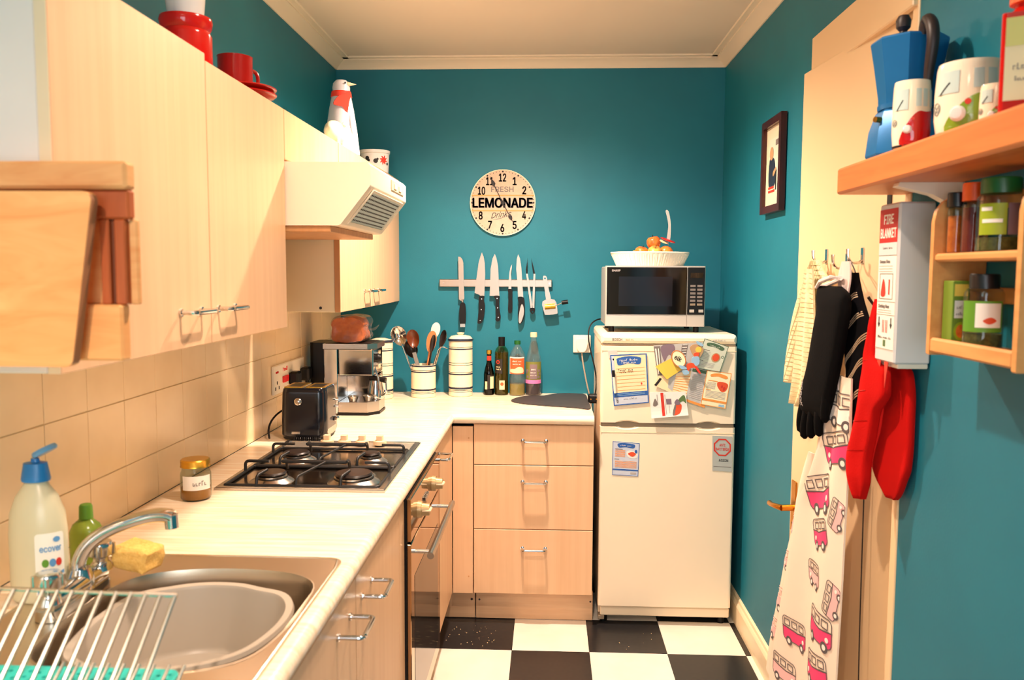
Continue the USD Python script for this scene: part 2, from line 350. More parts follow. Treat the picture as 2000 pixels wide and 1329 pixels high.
struct('trim_2', sweep(CP, (XL, YN, CEIL), (XL, YB, CEIL), (1, 0, 0)), 'cornice_paint', 'cream moulded cornice over the cabinet wall', 20)
struct('trim_3', sweep(CP, (XR, YN, CEIL), (XR, YB, CEIL), (-1, 0, 0)), 'cornice_paint', 'cream moulded cornice over the door wall', 20)
BP = [(0, 0), (.018, 0), (.018, .085), (.014, .095), (.010, .100), (.008, .112), (0, .118)]
struct('baseboard_right', sweep(BP, (XR, DOOR_Y1+.07, 0), (XR, YB, 0), (-1, 0, 0)), 'skirting', 'tall cream skirting board along the teal wall', 20)
struct('baseboard_back', sweep(BP, (XL, YB, 0), (XR, YB, 0), (0, -1, 0)), 'skirting', 'cream skirting board behind the fridge', 20)
# floor of square vinyl tiles
fl = struct('floor', box(XL-TH, XR+.25, YN-TH, YB+TH, -.1, -.004, 0), 'vinyl_black', 'black and white chequered vinyl floor', False)
S = .3048
for i in range(-3, 4):
    for j in range(-6, 4):
        x0, y0 = -.1323+i*S, 3.1483+j*S
        a0, a1, b0, b1 = max(x0, XL), min(x0+S, XR), max(y0, YN), min(y0+S, YB)
        if a1-a0 < .01 or b1-b0 < .01: continue
        part(fl, 'tile', box(a0+.0006, a1-.0006, b0+.0006, b1-.0006, -.004, 0, .0005), 'vinyl_white' if (i+j) % 2 == 0 else 'vinyl_black', None, False)
# wall tiles
TS = .158; part(wl, 'grout', box(XL, XL+.006, .2, YB, .9, 1.46, 0), 'grout', None, False)
for k in range(-9, 16):
    y0 = 1.602+k*TS
    for z0, z1 in ((.9, 1.018), (1.018, 1.177), (1.177, 1.336), (1.336, 1.46)):
        y1 = min(y0+TS, YB)
        if y1-y0 < .02 or y0 < .2: continue
        e = rng.uniform(0, .0006)
        part(wl, 'tile', box(XL+.004, XL+.0085+e, y0+.001, y1-.001, z0+.001, z1-.001, .0012), 'tile_cream', None, 40)
# flush ceiling lamps (just above the frame)
for i, (lx, ly, _) in enumerate(LAMPS):
    t = thing('ceiling_lamp', ['round flush ceiling lamp nearest the end wall', 'round flush ceiling lamp over the hob', 'round flush ceiling lamp by the window'][i], 'light')
    r = [(.107, -.003), (.110, -.009), (.116, -.008), (.120, 0), (.107, 0), (.107, -.003)]
    part(t, 'rim', lathe(r, (lx, ly, CEIL)), 'chrome'); part(t, 'bulb', lathe([(0, 0), (.106, 0), (.1065, -.006), (0, -.008)], (lx, ly, CEIL-.0005)), 'lamp_glow')

# ---------------------------------------------------------------- fitted kitchen: wall cabinets, hood
def dhandle(p0, p1, out, r=.005):
    """chrome D handle between two points of a door, standing out along `out`"""
    p0, p1, out = np.array(p0, float), np.array(p1, float), np.array(out, float)
    n = out/np.linalg.norm(out)
    return cat(tube(fillet([p0, p0+out, p1+out, p1], .012), r, 10), cyl(p0-n*.001, p0+n*.004, .008), cyl(p1-n*.001, p1+n*.004, .008))
FX = -.72
wc = thing('wall_cabinet', 'pale beech double wall cabinet with a white end, behind the chopping boards', 'cabinet')
part(wc, 'body', box(XL+.002, FX-.02, 1.195, 2.252, 1.335, 1.925), 'carcass'); part(wc, 'side_panel', box(XL+.002, FX-.0195, 1.187, 1.1945, 1.334, 1.93), 'panel_white', 'white end panel')
part(wc, 'door_edge', box(FX-.0185, FX-.0008, 1.1855, 1.1868, 1.334, 1.939, 0), 'carcass', 'tan door edge')
for y0, y1, zt, h0, h1 in ((1.187, 1.738, 1.94, 1.59, 1.686), (1.742, 2.252, 1.926, 1.775, 1.871)):
    dr = part(wc, 'door', box(FX-.018, FX, y0, y1, 1.333, zt, .0015), 'beech')
    part(dr, 'handle', dhandle((FX, h0, 1.405), (FX, h1, 1.405), (.034, 0, 0)), 'chrome', 'chrome bar handle')
bc = thing('bridging_cabinet', 'shallow beech panel cabinet above the cooker hood', 'cabinet')
part(bc, 'body', box(XL+.002, FX-.02, 2.256, 2.836, 1.80, 1.922), 'carcass'); part(bc, 'door', box(FX-.018, FX, 2.256, 2.836, 1.792, 1.926, .0015), 'beech')
w2 = thing('wall_cabinet', 'pale beech double wall cabinet in the corner beyond the hood', 'cabinet')
part(w2, 'body', box(XL+.002, FX-.020, 2.842, 3.993, 1.345, 1.925), 'carcass', 'cream side panel')
part(w2, 'door_edge', box(FX-.0195, FX-.0005, 2.8405, 2.8425, 1.346, 1.925, 0), 'beech_edge', 'brown raw edge of the door')
part(w2, 'screw_cover', cyl((-.79, 2.843, 1.36), (-.79, 2.8405, 1.36), .005), 'utensil_dark')
for y0, y1, h0, h1 in ((2.843, 3.343, 3.215, 3.311), (3.347, 3.847, 3.385, 3.481)):
    dr = part(w2, 'door', box(FX-.018, FX, y0, y1, 1.345, 1.926, .0015), 'beech')
    part(dr, 'handle', dhandle((FX, h0, 1.41), (FX, h1, 1.41), (.032, 0, 0)), 'chrome', 'chrome bar handle')
part(w2, 'filler_panel', box(FX-.018, FX-.002, 3.85, 3.993, 1.345, 1.926), 'beech')

hd = thing('cooker_hood', 'cream enamel cooker hood with a sloping grille under the cabinets', 'cooker hood')
HP = [(-1.015, 1.79), (-.494, 1.784), (-.487, 1.775), (-.487, 1.725), (-.490, 1.718), (-.570, 1.617), (-.578, 1.613), (-1.015, 1.613)]
hb = prism(Polygon(HP), .565); part(hd, 'body', put(hb, (0, 2.8285, 0), (1, 0, 0), (0, 0, 1)), 'hood_enamel', None, 25)
part(hd, 'tray', box(-1.015, -.60, 2.27, 2.822, 1.595, 1.613), 'beech_edge', 'brown lower tray')
so = np.array((-.487, 2.262, 1.72)); su = np.array((.083, 0, .103)); sl = np.linalg.norm(su); su = su/sl
gr = lambda m: put(m, so-su*sl, (0, 1, 0), su)
ring = sbox(.055, .006, .52, sl-.006).difference(sbox(.065, .014, .51, sl-.014))
part(hd, 'grille_frame', gr(prism(ring, .004)), 'hood_enamel')
part(hd, 'filter', gr(prism(sbox(.065, .014, .51, sl-.014), .0012)), 'filter', 'grey-blue filter behind the grille')
sl_ = []
for r_ in range(8):
    for c_ in range(22):
        sl_.append(prism(sbox(.08+c_*.019, .020+r_*.0125, .08+c_*.019+.0115, .0245+r_*.0125), .0018))
part(hd, 'grille_slot', gr(cat(sl_)), 'slot_dark', 'dark slots of the grille', False, kind='stuff')
sw = part(hd, 'switch_panel', box(-.4872, -.4845, 2.56, 2.77, 1.738, 1.770, .001), 'cream_knob')
part(sw, 'switch', box(-.485, -.482, 2.60, 2.64, 1.745, 1.762, .001), 'hood_enamel'); part(sw, 'switch', box(-.485, -.482, 2.68, 2.72, 1.745, 1.762, .001), 'hood_enamel')

# ---------------------------------------------------------------- worktop, base units
WX, WY, WE, WZ = -.402, 3.372, .192, .9
SINK = sbox(-.92, .70, -.412, 1.632)
Lp = Polygon([(XL+.009, .3), (WX, .3), (WX, WY), (WE, WY), (WE, YB-.001), (XL+.009, YB-.001)]).difference(sbox(-.90, .9, -.43, 1.612))
wt = cat(T(prism(Lp, .038), (0, 0, .862)), tube([(WX, .3, .881), (WX, WY, .881), (WE, WY, .881)], .019, 20))
nose = [tube([(WX, .3, .881), (WX, WY, .881)], .019, 24), tube([(WX-.0, WY, .881), (WE, WY, .881)], .019, 24)]
solo('worktop', cat(T(prism(Lp, .038), (0, 0, .862)), nose), 'worktop', 'cream marbled L-shaped worktop with a rounded front edge', 'worktop')
DX = -.394
def base_door(t, y0, y1, h0, h1, z0=.14, z1=.855, zh=.795):
    dr = part(t, 'door', box(DX-.018, DX, y0, y1, z0, z1, .0015), 'beech_low')
    part(dr, 'handle', dhandle((DX, h0, zh), (DX, h1, zh), (.05, 0, 0), .0048), 'chrome', 'chrome bar handle')
bu = thing('base_cabinet', 'beech double base cabinet under the sink', 'cabinet')
part(bu, 'body', cut(box(XL+.01, DX-.019, .62, 2.148, .13, .861), box(-.905, -.425, .72, 1.62, .5, 1)), 'carcass')
base_door(bu, 1.152, 1.648, 1.50, 1.596); base_door(bu, 1.652, 2.148, 1.70, 1.796); base_door(bu, .652, 1.148, 1.0, 1.096)
part(bu, 'filler_panel', box(DX-.018, DX, 2.151, 2.228, .14, .855), 'beech_low')
bu2 = thing('base_cabinet', 'narrow beech base cabinet between the oven and the corner', 'cabinet')
part(bu2, 'body', box(XL+.01, DX-.019, 2.846, 3.39, .13, .861), 'carcass'); base_door(bu2, 2.846, 3.372, 2.862, 2.958, zh=.825)
FY = 3.376
co = thing('corner_panel', 'narrow beech corner filler panel beside the drawers', 'panel')
part(co, 'panel', box(-.3925, -.307, FY, FY+.018, .135, .848), 'beech_low')
for z in (.80, .21): part(co, 'screw_cover', cyl((-.325, FY+.001, z), (-.325, FY-.001, z), .003), 'beech_edge')
du = thing('drawer_unit', 'beech three-drawer base unit beside the fridge', 'drawers')
part(du, 'body', box(-.306, .193, FY+.019, YB-.01, .13, .861), 'beech_low')
for z0, z1, hz in ((.690, .858, .792), (.417, .687, .619), (.138, .414, .336)):
    q = part(du, 'drawer', box(-.303, .193, FY, FY+.018, z0, z1, .0015), 'beech_low')
    part(q, 'handle', dhandle((-.100, FY, hz), (-.004, FY, hz), (0, -.034, 0)), 'chrome', 'chrome bar handle')
PLY = 3.44
p1 = thing('plinth', 'wide beech plinth under the three drawers', 'plinth'); part(p1, 'board', box(-.300, .20, PLY, PLY+.016, .002, .1295), 'plinth')
for x in (-.285, .19): part(p1, 'screw', cyl((x, PLY+.002, .085), (x, PLY-.0015, .085), .004), 'utensil_dark')
p2_ = thing('plinth', 'short beech plinth in the corner beside the drawers plinth', 'plinth'); part(p2_, 'board', box(-.435, -.304, PLY+.002, PLY+.018, .002, .133), 'plinth')
part(p2_, 'screw', cyl((-.318, PLY+.004, .085), (-.318, PLY, .085), .005), 'ink')
p3_ = thing('plinth', 'long beech plinth under the oven and sink cabinets', 'plinth'); part(p3_, 'board', box(-.455, -.437, .62, PLY, .002, .1295), 'plinth')

# ---------------------------------------------------------------- oven
M('mirror_bronze', (176, 148, 118), .05, 1.0)
OX, O0, O1 = -.376, 2.232, 2.842
ov = thing('oven', 'built-in stainless oven with a mirror-like door under the hob', 'oven')
part(ov, 'body', box(-.93, DX-.003, O0+.012, O1-.012, .14, .859), 'black_plastic')
part(ov, 'trim', box(DX-.003, DX+.006, O0, O1, .142, .858), 'black_plastic', 'black edge around the front')
part(ov, 'control_panel', box(DX+.006, OX, O0+.002, O1-.002, .735, .857, .002), 'mirror_bronze')
for y, z in ((2.36, .793), (2.66, .793)):
    k = part(ov, 'knob', [cyl((OX, y, z), (OX+.012, y, z), .025, .024, 28), cyl((OX+.012, y, z), (OX+.034, y, z), .019, .017, 28)], 'knob_olive')
    part(k, 'pointer', box(OX+.012, OX+.040, y-.019, y+.019, z-.004, z+.004, .003), 'cream_knob')
for i in range(5): part(ov, 'button', box(OX, OX+.006, 2.475+i*.016, 2.485+i*.016, .785, .797, .001), 'steel')
dr = part(ov, 'door', box(DX+.006, OX, O0+.002, O1-.002, .15, .728, .002), 'mirror_bronze')
part(dr, 'window', box(OX-.0005, OX+.0008, O0+.06, O1-.06, .20, .62, .0004), 'black_gloss', 'dark glass window')
hx = OX+.05
part(dr, 'handle', [cyl((hx, 2.262, .688), (hx, 2.80, .688), .010, n=20), cyl((OX, 2.30, .688), (hx, 2.30, .688), .006), cyl((OX, 2.76, .688), (hx, 2.76, .688), .006)], 'steel', 'round steel bar handle')

# ---------------------------------------------------------------- hob
hx0, hx1, hy0, hy1 = -.893, -.430, 2.142, 2.768
hb_ = thing('gas_hob', 'stainless four-burner gas hob with black pan supports', 'hob')
pl = sbox(hx0, hy0, hx1, hy1)
part(hb_, 'rim', cat(T(prism(pl.buffer(.0).difference(pl.buffer(-.022)), .006), (0, 0, WZ)), T(prism(pl.buffer(-.004).difference(pl.buffer(-.018)), .009), (0, 0, WZ))), 'steel', 'bright steel rim')
part(hb_, 'plate', box(hx0+.02, hx1-.02, hy0+.02, 2.655, WZ, WZ+.004), 'steel_hob', 'dark polished plate')
part(hb_, 'control_strip', box(hx0+.02, hx1-.02, 2.656, hy1-.02, WZ, WZ+.007), 'steel_bright', 'brushed strip under the knobs')
for x in (-.735, -.677, -.617, -.557):
    k = part(hb_, 'knob', [lathe([(0, 0), (.022, 0), (.0215, .012), (.017, .014), (0, .014)], (x, 2.700, WZ+.012)), rbox(x-.0105, x+.0105, 2.688, 2.712, WZ+.024, WZ+.042, .004)], 'cream_knob')
    part(k, 'collar', lathe([(0, 0), (.017, 0), (.017, .007), (0, .007)], (x, 2.700, WZ+.006)), 'black_plastic')
for x, y, r in ((-.765, 2.232, .038), (-.775, 2.492, .038), (-.543, 2.492, .028), (-.535, 2.236, .050)):
    b = part(hb_, 'burner', lathe([(0, 0), (r+.024, 0), (r+.020, .004), (r+.004, .013), (r+.004, .019), (r-.002, .021), (0, .021)], (x, y, WZ+.003), 40), 'steel', 'steel burner ring')
    part(b, 'burner_cap', lathe([(0, 0), (r, 0), (r+.002, .003), (r-.002, .007), (0, .008)], (x, y, WZ+.025), 40), 'utensil_dark', 'dark burner cap')
    part(b, 'groove', lathe([(r+.0045, 0), (r+.0055, 0), (r+.0055, .002), (r+.0045, .002), (r+.0045, 0)], (x, y, WZ+.016), 40), 'black_iron')
x0, x1, xm = hx0+.022, hx1-.022, (hx0+hx1)/2
for y0, y1, yb, bxs in ((2.166, 2.385, 2.318, (-.765, -.535)), (2.392, 2.636, 2.560, (-.775, -.543))):
    R_ = .0044; zt = WZ+.040; zb = WZ+.009
    g = [tube(fillet([(x0, y0, zb), (x1, y0, zb), (x1, y1, zb), (x0, y1, zb), (x0, y0, zb)], .01), R_)]
    g.append(tube(fillet([(x0, yb, zb), (x0, yb, zt), (x0+.07, yb, zt)], .012), R_)); g.append(tube(fillet([(x1, yb, zb), (x1, yb, zt), (x1-.07, yb, zt)], .012), R_)); g.append(tube([(xm-.10, yb, zt), (xm+.085, yb, zt)], R_*1.25))
    for xa in (xm-.10, xm+.085): g.append(tube(fillet([(xa, yb, zt), (xa, yb+.03, zt), (xa, yb+.045, zb)], .01), R_))
    for b_ in bxs: g.append(tube(fillet([(b_-.02, y0, zb), (b_-.02, y0+.004, zt-.006), (b_-.008, y0+.05, zt)], .01), R_))
    g.append(tube(fillet([(xm-.015, y0, zb), (xm-.015, y0+.004, zt-.008), (xm+.025, yb, zt)], .015), R_*.8))
    part(hb_, 'pan_support', g, 'black_iron', 'black wire pan support')

# ---------------------------------------------------------------- sink
def ring_loft(pts, levels, c=None):
    P = np.array(pts, float); c = P.mean(0) if c is None else np.array(c); n = len(P); V = []; F = []
    for s, z in levels: V.append(np.c_[c+(P-c)*s, np.full(n, z)])
    for i in range(len(levels)-1):
        for j in range(n):
            j2 = (j+1) % n; F += [(i*n+j, i*n+j2, (i+1)*n+j2), (i*n+j, (i+1)*n+j2, (i+1)*n+j)]
    V.append(np.array([[*c, levels[0][1]], [*c, levels[-1][1]]])); k = len(levels)*n
    for j in range(n):
        j2 = (j+1) % n; F += [(k, j2, j), (k+1, (len(levels)-1)*n+j, (len(levels)-1)*n+j2)]
    return trimesh.Trimesh(np.vstack(V), F, process=False)
def ring_pts(poly, n=72):
    e = poly.exterior; e = e if e.is_ccw else type(e)(list(e.coords)[::-1]); return [e.interpolate(t*e.length/n).coords[0] for t in range(n)]
bowlp = smooth_poly([(-.79, 1.20), (-.805, 1.35), (-.79, 1.48), (-.73, 1.535), (-.62, 1.555), (-.50, 1.54), (-.437, 1.49), (-.425, 1.40), (-.425, 1.30), (-.45, 1.19), (-.52, 1.142), (-.64, 1.128), (-.74, 1.145)])
sk = thing('kitchen_sink', 'stainless steel inset sink with a rounded bowl', 'sink')
part(sk, 'top_plate', [T(prism(SINK.buffer(-.03).buffer(.03).difference(bowlp), .0035), (0, 0, WZ)),
     tube([(x, y, WZ+.003) for x, y in ring_pts(SINK.buffer(-.034).buffer(.03), 60)], .0028, 8, True)], 'steel_sink')
bp = ring_pts(bowlp)
part(sk, 'bowl', ring_loft(bp, [(.90, .735), (.955, .75), (1.0, .89), (1.012, WZ+.0042), (1.0, WZ+.0046), (.985, .890), (.93, .76), (.87, .745)]), 'steel_sink')
part(sk, 'drainer_ridge', [box(-.86, -.46, .76+i*.05, .775+i*.05, WZ+.003, WZ+.007, .002) for i in range(6)], 'steel_sink', None, kind='stuff')
wb = thing('washing_up_bowl', 'grey plastic washing-up bowl sitting inside the sink', 'washing-up bowl')
wpl = smooth_poly([(-.76, 1.23), (-.778, 1.34), (-.765, 1.455), (-.71, 1.50), (-.655, 1.522), (-.59, 1.522), (-.54, 1.503), (-.485, 1.478), (-.453, 1.42), (-.447, 1.34), (-.468, 1.25), (-.515, 1.197), (-.58, 1.172), (-.66, 1.165), (-.72, 1.185)])
part(wb, 'body', ring_loft(ring_pts(wpl, 90), [(.80, .752), (.86, .76), (.945, .872), (1.0, .876), (1.015, .882), (1.0, .889), (.93, .888), (.915, .882), (.83, .775), (.78, .765)]), 'bowl_grey')
tp = thing('kitchen_tap', 'chrome mixer tap with a swan spout behind the sink', 'tap')
part(tp, 'body', cat(rbox(-.855, -.805, 1.29, 1.47, WZ+.0045, WZ+.022, .022), cyl((-.83, 1.295, WZ+.03), (-.83, 1.465, WZ+.03), .017), lathe([(0, 0), (.024, 0), (.022, .02), (.017, .035), (0, .035)], (-.835, 1.41, WZ+.02))), 'chrome')
part(tp, 'spout', tube([(-.838, 1.41, .93), (-.838, 1.41, .962), (-.825, 1.415, .992), (-.795, 1.425, 1.017), (-.755, 1.435, 1.033), (-.70, 1.45, 1.042), (-.682, 1.452, 1.038)], [.0122]*5+[.0130, .0130], 18, smooth=30), 'chrome')
part(tp, 'nozzle', cyl((-.686, 1.452, 1.042), (-.684, 1.452, 1.018), .0125), 'chrome')
for y in (1.30, 1.46):
    h_ = part(tp, 'tap_head', lathe([(0, 0), (.020, 0), (.017, .012), (.013, .016), (.013, .022), (.021, .028), (.022, .046), (.019, .052), (0, .054)], (-.825, y, WZ+.035), 28), 'chrome')
    part(h_, 'grip', [cyl((-.825+.021*math.cos(a), y+.021*math.sin(a), WZ+.064), (-.825+.021*math.cos(a), y+.021*math.sin(a), WZ+.083), .005, n=10) for a in np.arange(4)*PI/2+.4], 'chrome')
sp = box(-.04, .04, -.032, .032, -.024, .024, .008); sp = sub(sp, .012); sp.vertices += (meshkit.noise(sp.vertices*60, 3)[:, None]-.5)*.006
solo('sponge', T(sp, (-.770, 1.492, .950), rz=-.25, ry=.12, s=.93), 'sponge', 'yellow kitchen sponge resting on the tap', 'sponge')
# wire draining rack and teal mat
mt = sbox(-.95, .72, -.522, 1.128).buffer(-.02).buffer(.02); holes = []
for i in range(30):
    for j in range(6): holes.append(Point(-.94+i*.0145, 1.112-j*.016-.004*(i % 2)).buffer(.0032, quad_segs=3))
solo('drainer_mat', T(prism(mt.difference(unary_union(holes)), .006), (0, 0, WZ+.0075)), 'mat_teal', 'teal perforated rubber mat under the draining rack', 'mat')
rk = thing('dish_rack', 'chrome wire dish rack on the drainer', 'dish rack')
Yt, Zt = 1.066, 1.05
part(rk, 'top_rail', tube([(-.84, Yt+.008, Zt+.002), (-.497, Yt-.003, Zt)], .003, 8), 'rack_wire')
for i in range(17):
    x = -.500-i*.0205
    part(rk, 'rod', tube(fillet([(x, Yt, Zt+.002), (x-.012, Yt-.128, Zt-.131), (x-.013, Yt-.20, Zt-.131)], .02), .0030, 8), 'rack_wire')
    if i < 9: part(rk, 'prong', tube([(x+.010-i*.0005, 1.064, .952), (x+.004-i*.0005, 1.03, .921)], .0024, 8), 'rack_wire')
part(rk, 'base_frame', tube(fillet([(-.86, .74, .918), (-.49, .74, .918), (-.478, 1.035, .918), (-.86, 1.045, .918), (-.86, .74, .918)], .03), .0034, 8), 'rack_wire')
for y in (.86, .93): part(rk, 'cross_wire', tube([(-.86, y, .917), (-.484, y, .917)], .0022, 8), 'rack_wire')
for x, y in ((-.84, .76), (-.50, .76), (-.50, 1.02), (-.84, 1.02)): part(rk, 'rubber_foot', cyl((x, y, WZ+.013), (x, y, .918), .006), 'white_plastic')

# ---------------------------------------------------------------- on the end wall: clock, knife rack
def bw(shape, y, d=.001):
    """flat shape in (x, z), its back at y, standing d towards the room"""
    m = shape if hasattr(shape, 'vertices') else prism(shape if hasattr(shape, 'area') and not isinstance(shape, list) else Polygon(shape), d)
    return put(m, (0, y, 0), (1, 0, 0), (0, 0, 1))
CX, CZ, CR = -.2205, 1.8175, .157
ck = thing('wall_clock', 'round vintage wall clock printed FRESH LEMONADE on the teal wall', 'clock')
part(ck, 'face', bw(Point(CX, CZ).buffer(CR, quad_segs=24), YB-.001, .012), 'clock_face')
cy_ = YB-.0131
part(ck, 'rim', bw(Point(CX, CZ).buffer(CR, quad_segs=24).difference(Point(CX, CZ).buffer(CR-.003, quad_segs=24)), cy_+.0002, .0012), 'cream_glaze')
for z in (CZ+.034, CZ-.038): part(ck, 'stripe', bw(sbox(CX-.20, z-.003, CX+.20, z+.003).intersection(Point(CX, CZ).buffer(CR-.004)), cy_, .0003), 'clock_band', 'ochre stripe')
for n, x, z in (('12', -.222, 1.936), ('1', -.164, 1.919), ('2', -.118, 1.876), ('4', -.118, 1.758), ('5', -.163, 1.712), ('6', -.222, 1.698), ('7', -.281, 1.713), ('8', -.326, 1.757), ('10', -.322, 1.874), ('11', -.283, 1.919)):
    part(ck, 'numeral', bw(cat(*[text(n, .036, .0004, True, .034 if len(n) > 1 else .018, x+o_, z) for o_ in (-.0008, .0008)]), cy_), 'ink')
part(ck, 'lettering', bw(cat(*[text('LEMONADE', .044, .0005, True, .286, CX-.001+o_, CZ) for o_ in (-.0014, 0, .0014)]), cy_-.0002), 'navy'); part(ck, 'lettering', bw(text('LEMONADE', .042, .0004, True, .288, CX+.002, CZ-.003), cy_), 'ink_grey')
part(ck, 'lettering', bw(text('FRESH', .024, .0004, True, .108, CX-.002, 1.881), cy_), 'ink_grey')
dk = text('Drinks', .026, .0004, False, .092, 0, 0); v = dk.vertices; v[:, 0] += v[:, 1]*.35; v[:, 1] += v[:, 0]*.12; dk.vertices = v+np.array([CX-.005, 1.762, 0])
part(ck, 'lettering', bw(dk, cy_), 'ink'); part(ck, 'flourish', bw([(-.272, 1.735), (-.24, 1.743), (-.185, 1.757), (-.24, 1.739)], cy_, .0004), 'ink_grey')
dots = [Point(CX+(CR-.010)*math.sin(a*PI/30), CZ+(CR-.010)*math.cos(a*PI/30)).buffer(.0042 if a % 5 == 0 else .0018, quad_segs=4) for a in range(60)]
part(ck, 'minute_dots', bw(unary_union(dots), cy_, .0004), 'ink', kind='stuff')
def hand(dx, dz, w, y):
    L = math.hypot(dx, dz); a = math.atan2(dz, dx)
    p = Polygon([(-.02, -.0015), (L*.62, -.0016), (L*.68, -w), (L*.78, -w*.75), (L*.86, -.0012), (L, 0), (L*.86, .0012), (L*.78, w*.75), (L*.68, w), (L*.62, .0016), (-.02, .0015)])
    return bw(affinity.translate(affinity.rotate(p, a, origin=(0, 0), use_radians=True), CX, CZ), y, .001)
part(ck, 'hour_hand', hand(.052, -.096, .009, cy_-.003), 'ink'); part(ck, 'minute_hand', hand(-.063, .128, .009, cy_-.005), 'ink')
part(ck, 'hub', bw(Point(CX, CZ).buffer(.010), cy_, .008), 'ink')

kr = thing('knife_rack', 'long brushed magnetic knife strip on the teal wall', 'knife rack')
part(kr, 'bar', box(-.525, .018, YB-.022, YB-.0005, 1.415, 1.452, .003), 'steel_blade')
for x in (-.505, .005): part(kr, 'screw', cyl((x, YB-.0215, 1.434), (x, YB-.0235, 1.434), .004), 'steel')
KY = YB-.0235
def knife(label, blade, handle, rivets=(), spine=None, hmat='black_plastic', extra=()):
    t = thing('kitchen_knife', label, 'knife'); hc = prism(smooth_poly(handle, 4), .016)
    part(t, 'blade', bw(smooth_poly(blade, 5) if spine else Polygon(blade), KY, .002), 'steel_blade')
    part(t, 'handle', put(hc, (0, KY+.007, 0), (1, 0, 0), (0, 0, 1)), hmat, 'black handle')
    for x, z in rivets: part(t, 'rivet', cyl((x, KY-.008, z), (x, KY-.0098, z), .0028, n=12), 'steel')
    return t
t = knife('serrated bread knife with round tip, first on the magnetic strip', [(-.433, 1.56), (-.423, 1.559), (-.413, 1.548), (-.408, 1.531), (-.406, 1.435), (-.403, 1.361), (-.406, 1.352), (-.417, 1.347), (-.429, 1.355), (-.431, 1.448)], [(-.424, 1.33), (-.399, 1.33), (-.398, 1.236), (-.424, 1.236)])
part(t, 'bolster', cyl((-.4115, KY-.001, 1.356), (-.4115, KY-.001, 1.328), .005), 'steel'); part(t, 'end_cap', bw(sbox(-.423, 1.222, -.399, 1.238), KY+.008, .018), 'steel', 'steel end cap')
knife('large chef knife with a sloping heel and curved riveted handle', [(-.319, 1.581), (-.311, 1.562), (-.305, 1.531), (-.303, 1.476), (-.307, 1.366), (-.322, 1.366), (-.33, 1.377), (-.354, 1.387), (-.346, 1.449), (-.334, 1.535), (-.325, 1.565)],
      [(-.33, 1.371), (-.307, 1.372), (-.309, 1.353), (-.304, 1.329), (-.306, 1.287), (-.316, 1.249), (-.327, 1.239), (-.339, 1.242), (-.338, 1.259), (-.332, 1.321), (-.334, 1.353)], [(-.319, 1.358), (-.321, 1.307), (-.326, 1.255)])
knife('large chef knife with a square heel and straight riveted handle', [(-.257, 1.574), (-.249, 1.555), (-.241, 1.514), (-.238, 1.449), (-.234, 1.366), (-.258, 1.366), (-.260, 1.373), (-.281, 1.373), (-.279, 1.435), (-.277, 1.501), (-.268, 1.552)],
      [(-.261, 1.372), (-.234, 1.372), (-.235, 1.346), (-.233, 1.305), (-.228, 1.274), (-.231, 1.256), (-.242, 1.25), (-.252, 1.256), (-.252, 1.267), (-.249, 1.277), (-.252, 1.319), (-.252, 1.353)], [(-.245, 1.361), (-.242, 1.316), (-.239, 1.27)])
knife('small thin curved paring knife with a plain black handle', [(-.174, 1.524), (-.175, 1.508), (-.179, 1.477), (-.177, 1.443), (-.177, 1.40), (-.191, 1.40), (-.19, 1.443), (-.187, 1.484), (-.182, 1.511)], [(-.193, 1.404), (-.173, 1.403), (-.172, 1.381), (-.173, 1.298), (-.192, 1.299), (-.19, 1.374)])
t = knife('pointed carving knife with a pale inlay in its black handle', [(-.145, 1.573), (-.136, 1.552), (-.13, 1.515), (-.125, 1.45), (-.119, 1.362), (-.144, 1.362), (-.149, 1.443), (-.154, 1.501), (-.152, 1.549)],
      [(-.146, 1.367), (-.119, 1.367), (-.113, 1.34), (-.112, 1.295), (-.119, 1.257), (-.133, 1.238), (-.141, 1.243), (-.145, 1.271), (-.144, 1.312), (-.141, 1.34)])
part(t, 'inlay', bw(smooth_poly([(-.125, 1.335), (-.117, 1.316), (-.117, 1.285), (-.128, 1.25), (-.136, 1.242), (-.141, 1.255), (-.139, 1.285), (-.133, 1.319)], 4), KY-.0088, .001), 'steel_blade', 'pale inlay')
t = thing('kitchen_tongs', 'steel serving tongs with black tips on the magnetic strip', 'tongs')
for a in ([(-.107, 1.480), (-.098, 1.480), (-.073, 1.312), (-.084, 1.312)], [(-.071, 1.480), (-.062, 1.480), (-.066, 1.312), (-.077, 1.312)]):
    part(t, 'arm', bw(a, KY+.0005, .009), 'steel_blade')
for a in ([(-.0985, 1.556), (-.108, 1.500), (-.106, 1.478), (-.099, 1.478), (-.101, 1.502)], [(-.083, 1.556), (-.068, 1.500), (-.063, 1.478), (-.070, 1.478), (-.075, 1.502)]): part(t, 'tip', bw(a, KY, .008), 'black_plastic', 'black tip')
part(t, 'ring', bw(smooth_poly([(-.086, 1.315), (-.065, 1.315), (-.063, 1.300), (-.075, 1.287), (-.087, 1.300)], 4).difference(Point(-.075, 1.298).buffer(.004)), KY+.001, .012), 'black_plastic', 'black hanging end')
t = thing('zester_mill', 'steel hand-crank rotary grater hanging at the end of the knife strip', 'grater')
part(t, 'handle', bw(smooth_poly([(-.026, 1.462), (-.017, 1.471), (-.007, 1.461), (.002, 1.409), (.013, 1.356), (-.008, 1.351), (-.017, 1.402)], 4).difference(Point(-.016, 1.458).buffer(.004)), KY, .006), 'steel_blade')
part(t, 'drum_housing', bw(smooth_poly([(-.027, 1.349), (.031, 1.357), (.045, 1.300), (.037, 1.289), (-.009, 1.284), (-.018, 1.294)], 3), KY+.006, .030), 'steel_blade')
part(t, 'drum', cyl((-.016, KY-.028, 1.322), (.034, KY-.028, 1.328), .013), 'gold', 'brassy drum')
